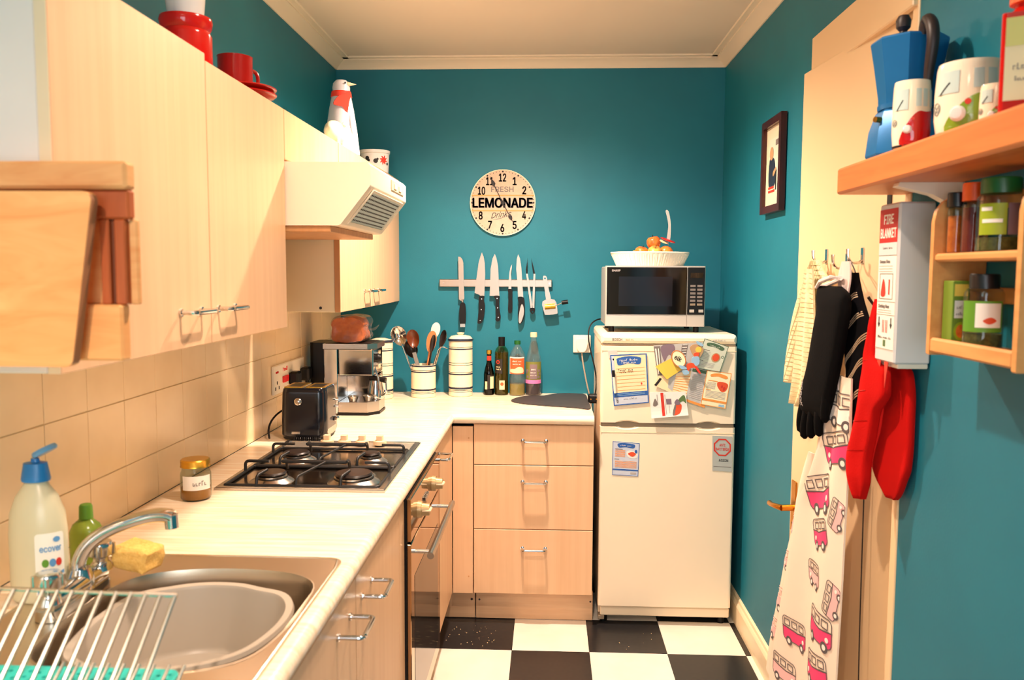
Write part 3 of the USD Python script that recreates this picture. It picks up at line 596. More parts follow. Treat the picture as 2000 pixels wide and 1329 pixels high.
part(t, 'crank', tube([(.034, KY-.024, 1.328), (.048, KY-.026, 1.334), (.066, KY-.03, 1.343)], .002, 8), 'steel'); part(t, 'crank_knob', cyl((.064, KY-.03, 1.343), (.094, KY-.03, 1.348), .010), 'black_plastic', 'black crank knob')

# ---------------------------------------------------------------- sockets and cables
so_ = thing('wall_socket', 'cream single wall socket beside the fridge with a plug in it', 'socket')
part(so_, 'plate', box(.122, .207, YB-.010, YB-.0005, 1.100, 1.186, .003), 'white_plastic')
pg = part(so_, 'plug', put(cat(prism(smooth_poly([(-.024, .025), (.024, .025), (.024, -.01), (.012, -.032), (-.012, -.032), (-.024, -.01)], 4), .028)), (.163, YB-.010, 1.140), (1, 0, 0), (0, 0, 1)), 'white_plastic')
part(pg, 'cable', tube([(.164, YB-.02, 1.112), (.166, YB-.022, 1.08), (.176, YB-.02, 1.02), (.190, YB-.018, .95), (.207, YB-.016, .88), (.215, YB-.016, .80)], .0038, 10, smooth=24), 'cable_grey', 'pale cable')
bk = thing('loose_plug', 'black plug hanging on its cable between worktop and fridge', 'plug')
part(bk, 'plug_body', box(.183, .233, 3.70, 3.735, .898, .94, .008), 'black_plastic')
for x in (.195, .220): part(bk, 'pin', box(x-.003, x+.003, 3.688, 3.70, .916, .922, .001), 'brass')
part(bk, 'cable', tube([(.215, 3.72, .938), (.220, 3.73, .97), (.218, 3.75, 1.03), (.196, 3.78, 1.13), (.186, 3.80, 1.20), (.196, 3.82, 1.245), (.225, 3.84, 1.268), (.262, 3.86, 1.270), (.30, 3.86, 1.2415)], .0032, 10, smooth=40), 'black_plastic')
cs = thing('cooker_socket', 'white double socket plate with a red switch on the cream tiles', 'socket')
TX = XL+.009
def lw(m, y, z, x=TX):   # flat things on the left wall: local x -> +y is reading direction from the room (towards the end wall)
    return put(m, (x, y, z), (0, 1, 0), (0, 0, 1))
part(cs, 'plate', box(TX, TX+.009, 2.965, 3.345, 1.030, 1.138, .003), 'white_plastic')
part(cs, 'neon', box(TX+.008, TX+.010, 2.99, 3.02, 1.108, 1.116), 'red_glaze', 'small red neon')
part(cs, 'lettering', lw(script(4, .016, .0012, True, .055, 0, 0), 3.10, 1.117, TX+.009), 'socket_red', 'red printed switch mark')
part(cs, 'switch', box(TX+.008, TX+.016, 3.065, 3.125, 1.066, 1.090, .002), 'socket_red', 'red rocker switch')
for y, z in ((3.005, 1.075), (2.985, 1.055), (3.025, 1.055)): part(cs, 'socket_hole', box(TX+.0088, TX+.0095, y-.005, y+.005, z-.008, z+.004, 0), 'ink')
for lab, y, en in (('black plug with a square body in the cooker socket', 3.165, [(-.945, 3.02, .985), (-.94, 2.985, .99), (-.962, 2.89, .98), (-.975, 2.83, .945), (-.965, 2.80, .906)]), ('black plug with a rounded body in the cooker socket', 3.31, [(-.985, 3.25, .98), (-.98, 3.2, .93), (-.97, 3.17, .906)])):
    g = thing('electric_plug', lab, 'plug')
    part(g, 'plug_body', cat(box(TX+.009, TX+.046, y-.027, y+.027, 1.045, 1.098, .008), cyl((TX+.03, y, 1.05), (TX+.03, y, 1.022), .007)), 'black_plastic')
    part(g, 'cable', tube([(TX+.03, y, 1.03), (TX+.032, y-.005, 1.0)]+en, .0036, 10, smooth=30), 'black_plastic')

# ---------------------------------------------------------------- toaster, coffee machine, bread, honey
to = thing('toaster', 'glossy black two-slot toaster with a silver end beside the hob', 'toaster')
tb = sbox(-.927, 2.795, -.765, 2.965).buffer(-.03).buffer(.03, quad_segs=8); tpts = ring_pts(tb, 64)
def inset(poly, levels): return ring_loft(ring_pts(poly, 64), levels)
part(to, 'shell', ring_loft(tpts, [(.97, WZ+.014), (1.0, WZ+.02), (1.0, WZ+.08), (.965, WZ+.165), (.93, WZ+.178), (.88, WZ+.183)]), 'toaster_black')
part(to, 'base', ring_loft(tpts, [(.93, WZ+.004), (.95, WZ+.006), (.96, WZ+.016), (.9, WZ+.017)]), 'black_plastic')
part(to, 'side_panel', put(prism(smooth_poly([(.0, .022), (.12, .022), (.12, .10), (.112, .158), (.03, .16), (.034, .09)], 6), .014), (-.777, 2.82, WZ), (0, 1, 0), (-.055, 0, 1)), 'steel', 'silver end panel')
for i, x in enumerate((-.885, -.808)):
    s_ = part(to, 'slot_frame', prism(sbox(-.03, -.052, .03, .052).buffer(.003).difference(sbox(-.024, -.046, .024, .046)), .004).apply_translation((x, 2.878, WZ+.181)), 'gold', 'bright slot frame')
    part(s_, 'slot', box(x-.024, x+.024, 2.832, 2.924, WZ+.1825, WZ+.184, 0), 'black_plastic')
part(to, 'button', put(lathe([(0, 0), (.014, 0), (.0135, .006), (.008, .010), (0, .011)]), (-.862, 2.803, WZ+.137), (1, 0, 0), (0, .12, 1)), 'steel', 'round silver button')
part(to, 'badge', box(-.885, -.855, 2.791, 2.796, WZ+.024, WZ+.033, .001), 'steel', 'small silver badge')
for z in (.06, .10, .125): part(to, 'button', cyl((-.768, 2.94, WZ+z), (-.758, 2.942, WZ+z), .006), 'chrome')
part(to, 'lever', box(-.766, -.750, 2.90, 2.93, WZ+.052, WZ+.066, .004), 'chrome')
cb = []
n_ = 14
an = np.linspace(0, n_*2*PI, n_*14)
part(to, 'coiled_cord', tube(np.c_[-.872+an/(n_*2*PI)*.095, 2.782+.006*np.cos(an), WZ+.0085+.006*np.sin(an)], .0021, 6), 'black_plastic', 'coiled black cord in front')

cm = thing('coffee_machine', 'mirror chrome espresso machine in the corner with a loaf on top', 'coffee machine')
ch = 'chrome'
part(cm, 'water_tank', rbox(-.985, -.905, 3.36, 3.52, WZ+.004, 1.193, .02), 'black_plastic', 'black rear tank')
part(cm, 'tower', box(-.91, -.855, 3.31, 3.50, WZ+.006, 1.172, .002), ch)
part(cm, 'brew_head', box(-.853, -.708, 3.313, 3.50, 1.062, 1.172, .006), ch, 'mirror chrome brewing head')
part(cm, 'top_plate', cat(T(prism(Polygon([(-.912, 3.305), (-.73, 3.305), (-.696, 3.34), (-.696, 3.49), (-.73, 3.51), (-.912, 3.51)]), .021), (0, 0, 1.173))), 'steel', 'steel top plate')
part(cm, 'top_tray', box(-.905, -.72, 3.32, 3.50, 1.1935, 1.1955, .001), 'black_plastic')
part(cm, 'back_panel', box(-.855, -.708, 3.47, 3.50, WZ+.05, 1.062, .001), ch)
dp = Polygon([(-.853, 3.312), (-.735, 3.312), (-.695, 3.36), (-.695, 3.47), (-.853, 3.47)])
part(cm, 'drip_tray', T(prism(dp, .042), (0, 0, WZ+.012)), 'steel', 'steel drip tray'); part(cm, 'foot_plate', T(prism(dp.buffer(.003, join_style=2), .009), (0, 0, WZ+.002)), 'black_plastic')
part(cm, 'group_handle', tube([(-.74, 3.40, 1.045), (-.70, 3.39, 1.042), (-.672, 3.385, 1.036)], [.012, .010, .012], 14), 'black_plastic'); part(cm, 'steam_pipe', tube([(-.712, 3.35, 1.10), (-.695, 3.345, 1.05), (-.690, 3.345, 1.0)], .004, 10), ch)
part(cm, 'steam_knob', T(lathe([(0, 0), (.018, 0), (.020, .012), (.014, .024), (0, .026)]), (-.708, 3.36, 1.132), ry=PI/2), 'black_plastic', 'black round steam knob')
for z in (1.15, 1.12, 1.09): part(cm, 'switch', box(-.709, -.705, 3.42, 3.45, z-.008, z+.008, .001), 'cream_knob')
for x, y in ((-.800, 3.345), (-.742, 3.365)):
    c_ = thing('small_steel_cup', 'small steel cup on the coffee machine tray, ' + ('beside the black handle' if x < -.78 else 'in front of the milk jug'), 'cup')
    part(c_, 'cup', lathe([(0, 0), (.016, 0), (.022, .018), (.0245, .019), (.0235, .021), (.020, .020), (.014, .004), (0, .003)], (x, y, WZ+.0545), 28), 'steel')
mj = thing('milk_jug', 'polished steel milk jug on the coffee machine drip tray', 'jug')
mx, my = -.722, 3.425
part(mj, 'body', lathe([(0, 0), (.033, 0), (.035, .006), (.033, .04), (.025, .075), (.026, .092), (.0285, .098), (.027, .097), (.0235, .078), (.031, .04), (.032, .008), (0, .005)], (mx, my, WZ+.055), 36), ch)
part(mj, 'handle', tube(fillet([(mx+.02, my-.016, WZ+.142), (mx+.05, my-.035, WZ+.138), (mx+.052, my-.037, WZ+.08), (mx+.028, my-.02, WZ+.07)], .015), .004, 10), ch)
br = thing('bread_loaf', 'brown loaf of bread in a clear bag on the coffee machine', 'bread')
lp = smooth_poly([(-.058, 0), (.058, 0), (.060, .05), (.064, .068), (.05, .088), (0, .094), (-.05, .088), (-.064, .068), (-.06, .05)], 6)
lm = sub(prism(lp, .13), .018); lm.vertices += (meshkit.noise(lm.vertices*45, 5)[:, None]-.5)*.006
lm = put(lm, (-.822, 3.475, 1.2035), (1, 0, 0), (0, 0, 1)); part(br, 'loaf', lm, 'bread')
bgm = sub(prism(lp.buffer(.005), .16), .02); bgm.vertices += (meshkit.noise(bgm.vertices*30, 9)[:, None]-.5)*.010
part(br, 'bag', put(bgm, (-.816, 3.49, 1.2075), (1, 0, 0), (0, 0, 1)), 'film', 'clear plastic bag'); part(br, 'bag_tail', put(prism(smooth_poly([(0, 0), (.03, .008), (.05, .02), (.03, -.004)], 4), .004), (-.758, 3.44, 1.245), (1, 0, 0), (0, 0, 1)), 'film')
hn = thing('honey_jar', 'half-empty honey jar with a gold lid beside the hob', 'jar')
jc = (-.905, 2.06)
part(hn, 'glass', lathe([(0, 0), (.034, 0), (.038, .006), (.038, .068), (.034, .078), (.034, .092)], (*jc, WZ)), 'jar_glass'); part(hn, 'honey', lathe([(0, .003), (.033, .003), (.0365, .008), (.0365, .032), (0, .032)], (*jc, WZ)), 'honey')
part(hn, 'lid', lathe([(0, .105), (.034, .105), (.0365, .102), (.0365, .090), (.0375, .086), (.0355, .086), (0, .0862)], (*jc, WZ)), 'gold', 'gold screw lid')
lb = part(hn, 'label', wrap(prism(sbox(-.036, .030, .040, .066), .0006), *jc, .0382, -1.15, WZ), 'label_white'); part(lb, 'lettering', wrap(script(5, .013, .0005, False, .036, .010, .048), *jc, .0390, -1.15, WZ), 'ink_grey')

# ---------------------------------------------------------------- striped cream crockery and utensils
def banded(t, name, c, r, h, bands, lid=None):
    q = part(t, name, lathe([(0, 0), (r-.003, 0), (r, .003), (r, h-.004), (r-.002, h), (r-.006, h), (r-.007, h-.006), (r-.007, .01), (0, .008)], (*c, WZ)), 'cream_glaze')
    for z, w_ in bands: part(q, 'band', lathe([(r-.001, -w_/2), (r+.0006, -w_/2), (r+.0006, w_/2), (r-.001, w_/2), (r-.001, -w_/2)], (*c, WZ+z)), 'navy', 'navy stripe')
uc = thing('utensil_crock', 'cream crock with navy bands full of kitchen utensils', 'crock')
banded(uc, 'crock', (-.584, 3.845), .058, .153, [(.149, .006), (.130, .0022), (.122, .005), (.038, .008), (.028, .0018), (.021, .0018)])
sj = thing('storage_jar', 'tall cream lidded storage jar with navy bands under the bread knife', 'jar')
SC = (-.414, 3.90); banded(sj, 'jar', SC, .057, .262, [(.225, .005), (.234, .0016), (.160, .0018), (.150, .0022), (.115, .0016), (.106, .006), (.040, .009), (.030, .0018), (.023, .0018)])
part(sj, 'lid', lathe([(0, .264), (.058, .264), (.060, .268), (.055, .274), (.046, .284), (.022, .289), (.014, .290), (.012, .292), (.018, .297), (.018, .300), (0, .302)], (*SC, WZ)), 'cream_glaze'); part(sj, 'lid_band', lathe([(.0585, .262), (.0608, .264), (.0608, .270), (.057, .273), (.0585, .262)], (*SC, WZ)), 'navy')
s2 = thing('storage_jar', 'cream lidded storage jar with navy bands behind the coffee machine', 'jar')
SC2 = (-.775, 3.79); banded(s2, 'jar', SC2, .057, .262, [(.225, .005), (.234, .0016), (.165, .0018), (.155, .0022), (.115, .0016), (.106, .006), (.040, .009), (.030, .0018), (.023, .0018)])
part(s2, 'lid', lathe([(0, .264), (.058, .264), (.060, .268), (.050, .273), (.022, .280), (0, .281)], (*SC2, WZ)), 'cream_glaze'); part(s2, 'lid_band', lathe([(.0585, .262), (.0608, .264), (.0608, .271), (.055, .273), (.0585, .262)], (*SC2, WZ)), 'navy')
def spoon(name, label, category, head, tip, hw, hl, foot, mat, hmat=None, hr=.004, bowl=True, yaw=0.0):
    """a utensil standing in the crock: flat or dished head near `tip`, stem to `foot`"""
    tip, foot = np.array(tip, float), np.array(foot, float); d = (tip-foot)/np.linalg.norm(tip-foot)
    side = np.cross(d, [math.sin(yaw), -math.cos(yaw), 0]); side /= np.linalg.norm(side); nrm = np.cross(side, d)
    t = thing(name, label, category); u_ = np.linspace(0, 2*PI, 40)[:-1]
    p = Polygon([(hw/2*math.sin(a)*(1+.12*math.cos(a)), -hl/2+hl/2*math.cos(a)) for a in u_])
    m = sub(prism(p, .003), .008); v = m.vertices
    if bowl: m.vertices[:, 2] += -.35*hw*np.clip(1-(v[:, 0]/(hw/2))**2-((v[:, 1]+hl/2)/(hl/2))**2, 0, 1)
    part(t, head, put(m, tip, side, d), mat)
    part(t, 'stem', tube([tip-d*hl*.92, foot], [hr, hr], 10), hmat or mat); return t, side, d, nrm
F0 = lambda x, y=3.845: (x, y, .915)
spoon('soup_ladle', 'shiny steel ladle leaning out of the crock', 'ladle', 'bowl', (-.712, 3.83, 1.232), .072, .095, F0(-.60), 'chrome', 'chrome')
t, sd, d_, nr_ = spoon('slotted_spoon', 'dark brown slotted spoon upright in the crock', 'spoon', 'head', (-.636, 3.82, 1.218), .058, .088, F0(-.580, 3.83), 'brown_melamine', 'black_plastic')
spoon('serving_spoon', 'wide dark round spoon low in the crock', 'spoon', 'head', (-.655, 3.85, 1.165), .062, .085, F0(-.575, 3.85), 'utensil_dark', 'utensil_dark')
spoon('spatula', 'white rubber spatula tallest in the crock', 'spatula', 'blade', (-.520, 3.855, 1.250), .042, .075, F0(-.59, 3.86), 'white_glaze', 'wood_spoon', bowl=False)
spoon('wooden_spatula', 'flat reddish wooden spatula in the crock', 'spatula', 'blade', (-.536, 3.835, 1.212), .046, .105, F0(-.585, 3.84), 'wood_spoon', 'wood_spoon', .006, bowl=False)
spoon('serving_spoon', 'narrow dark spoon in front of the wooden spatula', 'spoon', 'head', (-.528, 3.812, 1.196), .024, .085, F0(-.578, 3.82), 'utensil_dark', 'utensil_dark', .004)
spoon('skimmer', 'dark steel skimmer at the outer side of the crock', 'skimmer', 'head', (-.482, 3.86, 1.214), .046, .085, F0(-.57, 3.87), 'utensil_dark', 'steel', yaw=-.9)
t = thing('whisk', 'small wire whisk sticking out of the crock', 'whisk'); part(t, 'wires', [tube([(-.52, 3.845, 1.10), (-.50, 3.84+k*.006, 1.135), (-.47, 3.845+k*.004, 1.128)], .0012, 6, smooth=10) for k in (-1, 0, 1)], 'chrome', kind='stuff'); part(t, 'stem', cyl((-.52, 3.845, 1.10), (-.575, 3.845, .93), .004), 'steel')
t = thing('fish_slice', 'grey steel flat-handled fish slice in the crock', 'fish slice'); part(t, 'handle', put(prism(sbox(-.009, -.14, .009, .03), .004), (-.612, 3.80, 1.085), (.96, 0, .26), (-.26, 0, .96)), 'steel'); part(t, 'grip', put(prism(sbox(-.013, -.10, .013, -.055), .007), (-.612, 3.799, 1.085), (.96, 0, .26), (-.26, 0, .96)), 'white_plastic')

# ---------------------------------------------------------------- bottles
def bottle(label, c, prof, glass, liquid=None, lz=0, cap=None, capm=None, category='bottle'):
    t = thing('bottle', label, category); part(t, 'glass', lathe(prof, (*c, WZ)), glass)
    if liquid:
        rr = np.array(prof); zz = np.linspace(.004, lz, 14); ri = np.interp(zz, rr[1:, 1], rr[1:, 0])-.0016
        part(t, 'liquid', lathe([(0, .004)]+list(zip(ri, zz))+[(0, lz)], (*c, WZ)), liquid)
    part(t, 'cap', lathe(cap, (*c, WZ)), capm); return t
b1 = (-.281, 3.932); t = bottle('small soy sauce bottle with a yellow cap, shortest of the bottles', b1, [(0, 0), (.023, 0), (.025, .004), (.025, .10), (.020, .125), (.012, .155), (.0105, .175), (.0105, .195)], 'clear_dark', 'soy', .040, [(0, .215), (.012, .215), (.0125, .213), (.0125, .196), (0, .196)], 'gold')
part(t, 'neck_label', wrap(prism(sbox(-.012, .165, .012, .188), .0005), *b1, .0118, -1.4, WZ), 'red_print', 'red neck label'); part(t, 'label', wrap(prism(sbox(-.010, .030, .028, .098), .0005), *b1, .0255, -1.4, WZ), 'label_dark', 'dark label'); part(t, 'label', wrap(prism(sbox(.003, .032, .024, .090), .0005), *b1, .0262, -1.4, WZ), 'label_cream'); part(t, 'label', wrap(prism(sbox(-.018, .028, -.006, .066), .0005), *b1, .0262, -1.6, WZ), 'label_cream')
b2 = (-.221, 3.938); t = bottle('tall square-shouldered olive oil bottle with a black cap', b2, [(0, 0), (.031, 0), (.033, .004), (.033, .205), (.028, .220), (.015, .236), (.013, .255)], 'clear_green', 'oil', .205, [(0, .278), (.0155, .278), (.016, .276), (.0155, .235), (0, .235)], 'black_plastic')
lb = part(t, 'label', wrap(prism(sbox(-.030, .105, .010, .175), .0006), *b2, .0334, -1.7, WZ), 'label_dark', 'dark label'); part(lb, 'emblem', wrap(prism(Point(-.012, .160).buffer(.009).difference(Point(-.012, .160).buffer(.005)), .0004), *b2, .0342, -1.7, WZ), 'red_print'); part(lb, 'lettering', wrap(cat(script(5, .008, .0004, True, .024, -.010, .138), script(7, .008, .0004, True, .026, -.010, .126)), *b2, .0342, -1.7, WZ), 'label_cream')
part(t, 'label', wrap(prism(sbox(-.013, .028, .013, .072), .0005), *b2, .0338, -1.45, WZ), 'label_cream'); part(t, 'label', wrap(prism(Point(0, .055).buffer(.008), .0005), *b2, .0346, -1.45, WZ), 'label_orange')
b3 = (-.145, 3.928); t = bottle('clear plastic oil bottle with a green cap and orange label', b3, [(0, 0), (.035, 0), (.038, .006), (.037, .02), (.038, .035), (.037, .05), (.038, .08), (.035, .10), (.038, .125), (.038, .185), (.033, .205), (.020, .228), (.012, .240), (.012, .25)], 'clear', 'oil_pale', .055, [(0, .262), (.0145, .262), (.015, .26), (.015, .244), (0, .244)], 'cap_green')
lb = part(t, 'label', wrap(prism(sbox(-.040, .105, .040, .185), .0006), *b3, .0386, -1.6, WZ), 'label_orange', 'orange label'); part(lb, 'lettering', wrap(cat(script(9, .008, .0004, True, .046, 0, .166), script(8, .007, .0004, True, .040, 0, .153)), *b3, .0394, -1.6, WZ), 'label_white'); part(lb, 'picture', wrap(prism(smooth_poly([(-.03, .112), (.03, .110), (.032, .132), (.01, .140), (-.01, .130), (-.032, .128)], 4), .0004), *b3, .0394, -1.6, WZ), 'label_cream')
part(lb, 'border', wrap(cat(prism(sbox(-.042, .104, -.038, .186), .0005), prism(sbox(-.04, .180, .04, .186), .0005)), *b3, .0394, -1.6, WZ), 'label_white')
b4 = (-.068, 3.945); t = bottle('tall dark squash bottle with a pink cap, tallest of the bottles', b4, [(0, 0), (.035, 0), (.038, .006), (.038, .165), (.034, .185), (.020, .235), (.014, .265), (.013, .28)], 'clear', 'juice', .10, [(0, .300), (.0155, .300), (.0165, .297), (.0165, .278), (0, .278)], 'paper_warm')
lb = part(t, 'label', wrap(prism(sbox(-.046, .060, .046, .162), .0006), *b4, .0386, -1.6, WZ), 'label_olive', 'dark fruit label'); part(lb, 'band', wrap(prism(sbox(-.046, .058, .046, .076), .0005), *b4, .0394, -1.6, WZ), 'label_pink', 'pink band')
part(lb, 'panel', wrap(prism(sbox(-.016, .080, .020, .150), .0004), *b4, .0396, -1.6, WZ), 'label_mauve'); part(lb, 'lettering', wrap(cat(script(4, .012, .0004, True, .022, .002, .128), script(5, .008, .0004, True, .028, .002, .112), script(9, .005, .0004, True, .030, .002, .098)), *b4, .0402, -1.6, WZ), 'label_white')
part(lb, 'fruit', wrap(cat(*[prism(Point(a_, b_).buffer(.006), .0004) for a_, b_ in ((-.03, .12), (-.036, .11), (.03, .12), (.034, .105), (.028, .09), (-.028, .09))]), *b4, .0398, -1.6, WZ), 'purple_grey', kind='stuff')
sl = smooth_poly([(-.163, 3.718), (-.148, 3.80), (-.11, 3.865), (-.055, 3.892), (-.022, 3.885), (.0, 3.91), (.04, 3.955), (.09, 3.975), (.15, 3.965), (.182, 3.93), (.185, 3.75), (.184, 3.53), (.12, 3.555), (.02, 3.59), (-.10, 3.645)], 5)
solo('slate_board', T(prism(sl, .005), (0, 0, WZ)), 'slate', 'dark grey heart-shaped slate board on the worktop corner', 'board')

# ---------------------------------------------------------------- fridge freezer with papers, microwave, fruit bowl
f0, f1, fy, fyb, ftop = .218, .775, 3.40, 3.955, 1.236
fr = thing('fridge_freezer', 'cream two-door fridge freezer covered with papers', 'fridge')
part(fr, 'cabinet', box(f0+.004, f1-.004, fy+.045, fyb, .035, ftop-.02, .006), 'white_enamel')
part(fr, 'lid', cat(box(f0, f1, fy+.01, fyb, ftop-.045, ftop, .012), box(f0+.002, f1-.002, fy+.004, fy+.04, ftop-.040, ftop-.004, .012)), 'white_door', 'top panel with printed fascia')
grips = []
for gx in (f0+.072+.04, f1-.072-.04):
    grips.append(ball((gx, fy-.002, .8585), 1, 4, (.056, .020, .020)))
def fdoor(z0, z1): return T(prism(sbox(f0+.001, fy, f1-.001, fy+.042).buffer(-.012).buffer(.012, quad_segs=6), z1-z0), (0, 0, z0))
d1 = part(fr, 'door', cut(fdoor(.868, 1.186), *grips), 'white_door'); d2 = part(fr, 'door', cut(fdoor(.085, .850), *grips), 'white_door')
part(fr, 'seal', box(f0+.006, f1-.006, fy+.012, fy+.044, .846, .872, 0), 'grey_seal'); part(fr, 'seal', box(f0+.006, f1-.006, fy+.012, fy+.044, 1.180, 1.194, 0), 'grey_seal')
for z, q in ((1.166, d1), (.826, d2)): part(q, 'groove', box(f0+.004, f1-.004, fy-.0012, fy+.001, z, z+.002, 0), 'cream_knob')
part(fr, 'kick_panel', box(f0+.012, f1-.004, fy+.012, fy+.05, .038, .078, .004), 'white_enamel')
for x in (f0+.03, f1-.03): part(fr, 'foot', cyl((x, fy+.06, 0), (x, fy+.06, .04), .016), 'black_plastic')
part(fr, 'hinge', box(f0+.004, f0+.03, fy+.012, fy+.05, .020, .038, .002), 'grey_seal')
def fp(m, y): return put(m, (0, y, 0), (1, 0, 0), (0, 0, 1))
part(fr, 'lettering', fp(text('BOSCH', .010, .0005, True, .040, .285, 1.213), fy+.0038), 'ink_grey'); part(fr, 'lettering', fp(script(9, .007, .0005, False, .032, .336, 1.213), fy+.0038), 'orange_print'); part(fr, 'lettering', fp(script(14, .006, .0005, False, .05, .700, 1.213), fy+.0038), 'ink_light')
LAY = [0]
def sheet(name, label, quad, mat, z0=None, curl=0, category='paper', group=None, th=.0010):
    """a sheet held on the fridge door; later sheets lie over earlier ones. returns (path, map from unit square to the sheet)"""
    LAY[0] += 1; y = fy-.0006-(LAY[0]*.0014 if z0 is None else z0)
    Q = np.array(quad, float)     # corners: top left, top right, bottom right, bottom left
    def mp(m, lift=.0):
        m = m.copy(); v = m.vertices; u_, w_ = v[:, :1], v[:, 1:2]
        xz = Q[3]*(1-u_)*(1-w_)+Q[2]*u_*(1-w_)+Q[0]*(1-u_)*w_+Q[1]*u_*w_
        m.vertices = np.c_[xz[:, 0], y-v[:, 2]-lift-curl*np.clip(.4-v[:, 1], 0, 1)**2, xz[:, 1]]; return m
    t = thing(name, label, category, group); part(t, 'sheet', mp(sub(prism(sbox(0, 0, 1, 1), th), .3)), mat, None, False)
    def pr(shape, m, n='print', lift=.0011, lab=None):
        k = shape if hasattr(shape, 'vertices') else prism(shape, .0004)
        part(t, n, mp(sub(k, .25), lift), m, lab, False)
    return t, pr
def utext(s, h, w, cx, cy, bold=True): return text(s, h, .0004, bold, w, cx, cy)
def frame_(w=.03, wy=.02): return sbox(0, 0, 1, 1).difference(sbox(w, wy, 1-w, 1-wy))
def lines(x0, x1, y0, y1, n, h=.006): return unary_union([sbox(x0, y, x1, y+h) for y in np.linspace(y0, y1, n)])
t, pr = sheet('sticky_note', 'small pinkish tape tab above the blue meal planner', [(.246, 1.166), (.283, 1.170), (.290, 1.140), (.252, 1.136)], 'pink_print')
t, pr = sheet('shopping_list', 'blue-bordered wipe-clean meal planner with handwriting on the fridge', [(.256, 1.149), (.405, 1.158), (.418, .953), (.274, .938)], 'paper_warm')
pr(frame_(), 'blue_print', 'border'); pr(smooth_poly([(.17, .88), (.2, .93), (.5, .96), (.8, .93), (.84, .88), (.78, .79), (.5, .82), (.22, .79)], 5), 'blue_print', 'banner'); pr(cat(script(11, .05, .0004, True, .5, .5, .89), script(9, .045, .0004, True, .4, .5, .84)), 'paper', 'lettering', .0016)
pr(sbox(.03, .16, .97, .25), 'blue_print', 'footer'); pr(sbox(.03, .02, .97, .155), 'paper_blue', 'footer'); pr(lines(.14, .92, .29, .72, 7), 'orange_print', 'rule'); pr(sbox(.03, .25, .10, .98), 'paper_blue', 'margin')
pr(cat(script(9, .045, .0004, True, .42, .40, .695), script(10, .042, .0004, True, .38, .42, .655)), 'ink', 'handwriting'); pr(cat(utext('b', .06, .05, .12, .09), script(14, .03, .0004, True, .38, .48, .12)), 'ink_grey', 'lettering', .0016)
pr(unary_union([Point(.08, .91).buffer(.02), Point(.82, .40).buffer(.022)]), 'red_print', 'spot'); pr(lines(.1, .9, .19, .22, 2, .008), 'sky_print', 'rule', .0016)
pen = thing('marker_pen', 'white marker pen with a black cap clipped on the meal planner', 'pen')
part(pen, 'barrel', cyl((.271, fy-.012, 1.060), (.279, fy-.012, .993), .0055), 'white_plastic'); part(pen, 'cap', cyl((.269, fy-.012, 1.087), (.2712, fy-.012, 1.060), .006), 'black_plastic', 'black cap')
t, pr = sheet('flyer', 'landscape photo flyer with dark strip under the magnets', [(.432, 1.190), (.640, 1.206), (.596, 1.052), (.452, 1.060)], 'paper_grey')
pr(sbox(.0, .05, .13, .97), 'ink_grey', 'strip'); pr(sbox(.02, .1, .05, .9), 'paper', 'lettering', .0016); pr(sbox(.08, .2, .10, .9), 'paper', 'lettering', .0016); pr(smooth_poly([(.14, .95), (.4, .98), (.42, .6), (.3, .7), (.2, .5)], 4), 'purple_grey', 'picture'); pr(sbox(.56, .6, .68, .98), 'ink_grey', 'strip'); pr(lines(.57, .67, .65, .95, 5, .02), 'paper', 'rule', .0016)
t, pr = sheet('flyer', 'folded cream leaflet with a black corner below the yellow note', [(.455, 1.065), (.600, 1.09), (.585, .962), (.437, 1.026)], 'paper_warm')
pr(Polygon([(0, .05), (.06, 0), (.13, .7), (.06, .8)]), 'ink', 'strip'); pr(lines(.5, .95, .2, .8, 7, .02), 'orange_print', 'rule'); pr(Polygon([(.3, .95), (.5, .95), (.5, .1), (.36, .2)]), 'paper_grey', 'fold')
t, pr = sheet('recipe_card', 'grey-blue recipe sheet tucked behind the orange recipe card', [(.590, 1.100), (.660, 1.088), (.645, .935), (.566, .962)], 'paper_grey')
pr(sbox(.05, .9, .98, .99), 'green_print', 'heading'); pr(lines(.12, .9, .15, .82, 14, .02), 'ink_light', 'rule'); pr(sbox(0, .0, 1, .07), 'orange_print', 'footer')
t, pr = sheet('recipe_card', 'orange-bordered recipe card with a pasta photo, lowest on the upper door', [(.651, 1.092), (.751, 1.078), (.730, .932), (.628, .950)], 'paper_cream')
pr(frame_(.025, .015), 'orange_print', 'border'); pr(smooth_poly([(.2, .9), (.5, .95), (.85, .9), (.82, .82), (.5, .86), (.22, .83)], 4), 'orange_print', 'banner'); pr(lines(.1, .9, .24, .42, 6, .012), 'ink_light', 'rule'); pr(lines(.1, .45, .5, .66, 6, .012), 'ink_light', 'rule'); pr(sbox(.02, .13, .98, .19), 'orange_print', 'footer'); pr(smooth_poly([(.5, .62), (.55, .72), (.9, .70), (.92, .55), (.8, .45), (.65, .48)], 4), 'fruit_print', 'picture'); pr(unary_union([Point(.7, .6).buffer(.04), Point(.8, .55).buffer(.05)]), 'red_print', 'picture', .0016); pr(sbox(.7, .03, .92, .09), 'sky_print', 'logo', .0016); pr(sbox(.12, .71, .5, .73), 'orange_print', 'heading'); pr(sbox(.1, .45, .3, .465), 'orange_print', 'heading')
t, pr = sheet('recipe_card', 'tilted green-bordered recipe card, highest on the upper door', [(.638, 1.222), (.736, 1.188), (.703, 1.084), (.600, 1.100)], 'paper_green')
